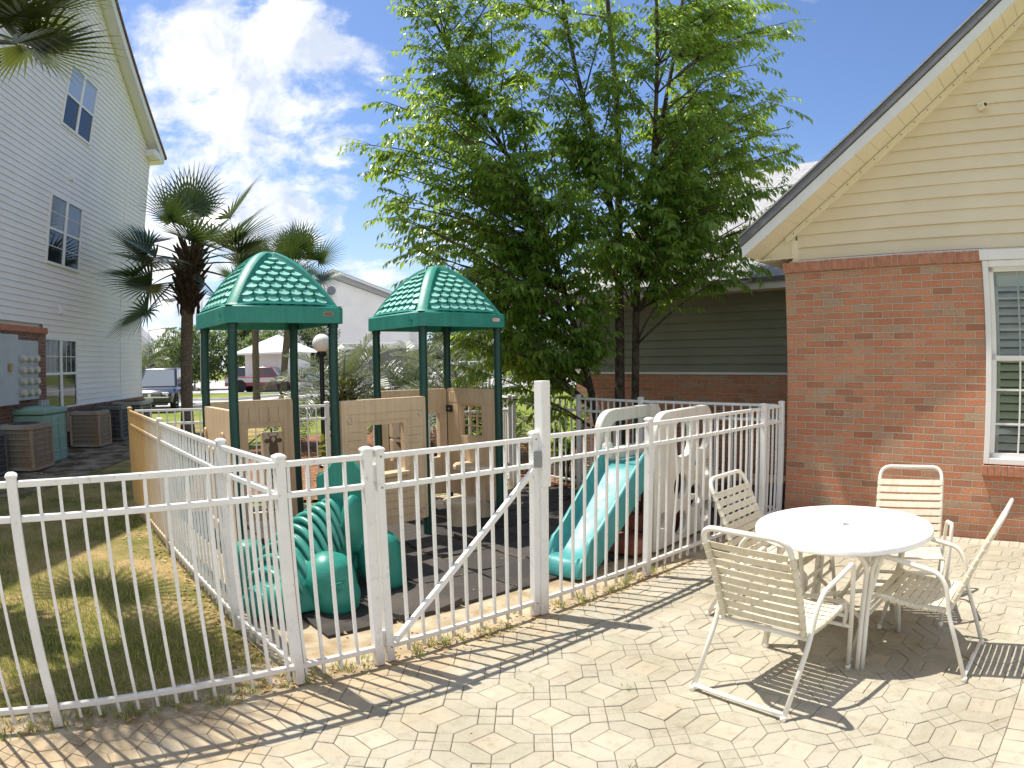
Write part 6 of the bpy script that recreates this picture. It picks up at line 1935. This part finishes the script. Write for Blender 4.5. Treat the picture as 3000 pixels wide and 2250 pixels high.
    if wagon:
        for s in (-1, 1):
            m = MB(); m.tube(bend([(xr0+.4,s*(wt-.08),zt-.0),(xr0+.45,s*(wt-.08),zt+.08),(x_t-.25,s*(wt-.08),zt+.08),(x_t-.2,s*(wt-.08),zt)], .05), .018, 6); m.build('roof_rail', M_cladding, root, local=True, smooth=True)
    return root
def pickup(p, rz, label):
    root = empty('pickup_truck', tuple(p), rad(rz), label, 'pickup truck')
    red = paint('deep_red', (.20,.018,.028)); silv = paint('silver_band', (.42,.42,.43), .3, .3)
    L, hw = 5.4, .95; f = L/2
    def sec(x, zb, zt, w, r=.08): return [V(x,-w,zb), V(x,-w,zt-r), V(x,-w+r,zt), V(x,w-r,zt), V(x,w,zt-r), V(x,w,zb)]
    m = MB(); loft(m, [sec(-f,.46,1.06,hw-.04), sec(-f+.06,.44,1.08,hw), sec(f*.35,.44,1.08,hw), sec(f*.7,.44,1.06,hw-.01), sec(f-.1,.48,1.00,hw-.07), sec(f,.55,.9,hw-.13)]); m.build('body', red, root, local=True, bevel=.02, autosmooth=rad(40))
    m = MB()
    for s in (-1, 1): m.obox((-f+.04,s*(hw+.004),.68),(L-.5,0,0),(0,s*.006,0),(0,0,.30))
    m.build('side_band', silv, root, local=True)
    xa, xb = -f*.20, f*.34
    m = MB(); wb, wt = hw-.03, hw-.20
    m.add([(xa,-wb,1.05),(xb+.30,-wb,1.05),(xb+.30,wb,1.05),(xa,wb,1.05),(xa+.10,-wt,1.70),(xb-.22,-wt,1.70),(xb-.22,wt,1.70),(xa+.10,wt,1.70)], [(0,3,2,1),(4,5,6,7),(0,1,5,4),(1,2,6,5),(2,3,7,6),(3,0,4,7)])
    m.build('cab', red, root, local=True, bevel=.06, seg=3, autosmooth=rad(45))
    for s in (-1, 1):
        for a, b2 in ((xa+.14, xa+.58), (xa+.68, xb+.16)):
            def pt(x, t): return V(min(x, xb+.30-.52*t-.12), s*(wb+(wt-wb)*t+.006), 1.05+.65*t)
            q = [pt(a,.14), pt(b2,.14), pt(b2,.84), pt(a,.84)]; g = MB(); g.add(q, [(0,1,2,3) if s < 0 else (3,2,1,0)]); g.add([v - V(0,s*.012,0) for v in q], [(3,2,1,0) if s < 0 else (0,1,2,3)]); g.build('side_window', M_carglass, root, local=True)
    m = MB(); m.add([(xb+.262,-wb+.1,1.12),(xb+.262,wb-.1,1.12),(xb-.15,wt-.08,1.63),(xb-.15,-wt+.08,1.63)], [(0,1,2,3)]); m.build('windscreen', M_windscreen, root, local=True)
    for x in (-f*.56, f*.60):
        for y in (-hw+.09, hw-.09): wheel(root, x, y, .38, .25)
        m = MB()
        for s in (-1, 1): m.lathe([(.45,0),(.45,.014)], 24, M=Matrix.Translation((x, s*(hw+.006) - .007, .42)) @ Matrix.Rotation(PI/2, 4, 'X'))
        m.build_each('wheel_arch', M_tyre, root, local=True)
    for s in (-1, 1):
        m = MB(); m.box((f-.06,s*(hw-.28),.84), (.10,.32,.16)); m.build('headlight', M_lens, root, local=True, bevel=.03)
        m = MB(); m.box((xb+.2,s*(hw+.1),1.15), (.10,.2,.15)); m.build('mirror', simple('black_mirror', (.02,.02,.02), rough=.4), root, local=True, bevel=.03)
    m = MB(); m.box((f+.02,0,.55), (.14,1.8,.2)); m.build('bumper', M_chrome, root, local=True, bevel=.03)
    return root
suv(V(-14.9,26.3,-.03), -74, 'dark blue-grey sport utility car parked nose-on beside the white building', (.022,.026,.042))
pickup(V(-16.9,44.6,-.03), 3, 'red pickup truck with a silver side band, parked side-on')
suv(V(-18.6,48.5,-.03), 5, 'dark wagon with a pale roof line parked behind the red pickup', (.05,.05,.055))
suv(V(-15.3,48.8,-.03), -5, 'white car parked behind the front of the red pickup', (.72,.72,.72), name='parked_car', wagon=False, H=1.5, L=4.6, cladding=False)
suv(V(-22.6,33.6,-.03), -62, 'white car showing between the white building and the dark car', (.74,.74,.74), name='parked_car', wagon=False, H=1.6, L=4.7, cladding=False)
suv(V(-4.7,62,-.03), 175, 'white van parked far off between the feather palms', (.7,.7,.7), name='parked_car', wagon=True, H=1.9, L=4.9, cladding=False)
def small_things():
    wh = simple('painted_concrete', (.6,.59,.56), (.7,.69,.66), 5, .8)
    base = None
    for k, (x, y, lab) in enumerate(((-14.2,28.1,'white concrete wheel stop nearest the neon marker'), (-12.6,28.8,'white concrete wheel stop nearest the palm trunk'))):
        o = empty('wheel_stop', (x, y, -.03), rad(24), lab, 'wheel stop', 'wheel stops in front of the dark car')
        m = MB(); m.box((0,0,.08), (1.1,.18,.16)); m.build('block', wh, o, local=True, bevel=.03)
    o = empty('marker', (-14.9,27.6,-.03), 0, 'small neon yellow-green marker by the wheel stop', 'marker')
    m = MB(); m.lathe([(.12,0),(.10,.25),(.13,.3),(.08,.36)], 14); m.build('body', simple('neon_yellow', (.55,.75,.02), rough=.5), o, local=True, autosmooth=rad(40))
    o = empty('hydrant', (-7.7,25.5,-.05), 0, 'small white standpipe with a dark top on the back lawn', 'standpipe')
    m = MB(); m.lathe([(.11,0),(.10,.06),(.06,.09),(.055,.38),(.08,.40)], 14); m.build('pipe', wh, o, local=True, autosmooth=rad(40))
    m = MB(); m.lathe([(.05,.40),(.05,.55),(.02,.6)], 12); m.tube([(-.09,0,.50),(.09,0,.50)], .02, 8); m.build('valve', M_cladding, o, local=True, autosmooth=rad(40))
small_things()

# ------------------------------------------------------------------ far buildings
def gable_building(p, rz, wid, eave, rise, depth, label, mat, vent=True, name='apartment_building', lower=None):
    """gable end centred on p, facing local -y"""
    root = empty(name, tuple(p), rad(rz), label, 'building')
    L = dict(local=True); h = wid/2
    m = MB(); m.add([(-h,0,0),(h,0,0),(h,0,eave),(0,0,eave+rise),(-h,0,eave),(-h,depth,0),(h,depth,0),(h,depth,eave),(0,depth,eave+rise),(-h,depth,eave)],
                    [(0,1,2,3,4),(1,6,7,2),(5,0,4,9),(6,5,9,8,7)]); m.build('wall', mat, root, **L)
    m = MB(); z = .3
    while z < eave+rise-.3:
        hh = h if z < eave else h*(1-(z-eave)/rise)
        m.obox((-hh,-.012,z),(2*hh,0,0),(0,.010,0),(0,0,.012)); z += .2
    m.build('siding_laps', mat, root, **L)
    m = MB(); o = .6; s = rise/h
    for sg in (-1, 1): m.obox((0,-o,eave+rise+.05),(sg*(h+o),0,-s*(h+o)),(0,depth+o,0),(0,0,.12))
    m.build('roof', M_roofpale, root, **L)
    m = MB()
    for sg in (-1, 1): m.obox((0,-o-.05,eave+rise-.16),(sg*(h+o),0,-s*(h+o)),(0,.05,0),(0,0,.24))
    m.build('fascia', M_wtrim, root, **L)
    if vent:
        m = MB(); M = Matrix.Translation((0,0,eave+rise*vent)) @ Matrix.Rotation(PI/2, 4, 'X'); m.lathe([(.55,0),(.55,.06)], 28, M=M); vo = m.build('vent', simple('grey_louvre', (.20,.22,.25), rough=.6), root, **L)
        m = MB(); m.tube([M @ V(.56*math.cos(2*PI*k/28), .56*math.sin(2*PI*k/28), .05) for k in range(28)], .05, 6, closed=True); m.build('vent_rim', M_wtrim, vo, smooth=True, **L)
    for fl in range(3 if eave > 7 else 1):
        for x in (-h*.5, h*.5):
            m = MB(); m.obox((x-.6,-.05,1+fl*2.9),(1.2,0,0),(0,.04,0),(0,0,1.5)); wo = m.build('window', M_wtrim, root, **L)
            m = MB(); m.obox((x-.5,-.06,1.1+fl*2.9),(1.0,0,0),(0,.008,0),(0,0,1.3)); m.build('pane', M_glass, wo, **L)
    if lower:
        m = MB(); wl, el, rl, dl = lower; q = wl/2
        m.add([(-q,-dl,0),(q,-dl,0),(q,-dl,el),(0,-dl,el+rl),(-q,-dl,el),(-q,0,0),(q,0,0),(q,0,el),(0,0,el+rl),(-q,0,el)], [(0,1,2,3,4),(1,6,7,2),(5,0,4,9)]); m.build('projecting_bay', mat, root, **L)
        m = MB(); s = rl/q
        for sg in (-1, 1): m.obox((0,-dl-.4,el+rl+.05),(sg*(q+.5),0,-s*(q+.5)),(0,dl+.4,0),(0,0,.16))
        m.build('bay_roof', M_roofpale, root, **L)
        m = MB(); M = Matrix.Translation((0,-dl,el+rl-1.35)) @ Matrix.Rotation(PI/2, 4, 'X'); m.lathe([(.52,0),(.52,.06)], 28, M=M); vo = m.build('vent', simple('grey_louvre', (.16,.18,.21), rough=.6), root, **L)
        m = MB(); m.tube([M @ V(.54*math.cos(2*PI*k/28), .54*math.sin(2*PI*k/28), .05) for k in range(28)], .06, 6, closed=True); m.build('vent_rim', M_wtrim, vo, smooth=True, **L)
    return root
gable_building(V(-19.7,74.0,0), 10, 21, 8.0, 4.2, 26, 'big white building with a round vent in its gable, beyond the car park', M_wsid, vent=None, lower=(17, 7.9, 3.2, 2.2))
gable_building(V(-37.5,56,0), 24, 12, 2.2, 5.3, 14, 'white gabled building peeping out behind the near white building', M_wsid, vent=None)
def hip_house():
    root = empty('small_building', (-16.9,47.5,0), rad(-8), 'small white building with a pale hip roof at the car park', 'building'); L = dict(local=True)
    a, b2, e, t = 1.75, 1.9, 2.75, 3.95
    m = MB(); m.add([(-a,-b2,0),(a,-b2,0),(a,b2,0),(-a,b2,0),(-a,-b2,e),(a,-b2,e),(a,b2,e),(-a,b2,e)], [(0,1,5,4),(1,2,6,5),(2,3,7,6),(3,0,4,7)]); m.build('wall', M_wsid, root, **L)
    m = MB(); z = .2
    while z < e:
        m.obox((-a,-b2-.012,z),(2*a,0,0),(0,.01,0),(0,0,.015)); z += .16
    m.build('siding_laps', M_wsid, root, **L)
    m = MB(); o = .7; m.add([(-a-o,-b2-o,e-.1),(a+o,-b2-o,e-.1),(a+o,b2+o,e-.1),(-a-o,b2+o,e-.1),(-.12,0,t),(.12,0,t)], [(0,1,5,4),(1,2,5),(2,3,4,5),(3,0,4),(3,2,1,0)]); m.build('roof', simple('pale_metal_roof', (.62,.62,.62), (.70,.70,.69), 3, .5), root, **L)
    m = MB(); m.obox((-a-o,-b2-o-.02,e-.2),(2*(a+o),0,0),(0,.02,0),(0,0,.13)); m.build('fascia', M_wtrim, root, **L)
hip_house()
def carport():
    root = empty('carport', (-11.6,57,0), rad(-5), 'low grey carport with dark posts across the car park', 'carport'); L = dict(local=True)
    m = MB(); m.box((0,0,3.2), (7.5,5,.5)); m.build('roof', M_wsid, root, **L, bevel=.02)
    for x in (-3.4,-1.1,1.1,3.4):
        m = MB(); m.box((x,-2.2,1.5), (.22,.22,3.0)); m.build('post', M_cladding, root, **L)
    m = MB(); m.box((0,2.3,1.5), (7.3,.2,3)); m.build('back_wall', simple('grey_siding', (.33,.33,.33), (.4,.4,.4), 2, .7), root, **L)
carport()
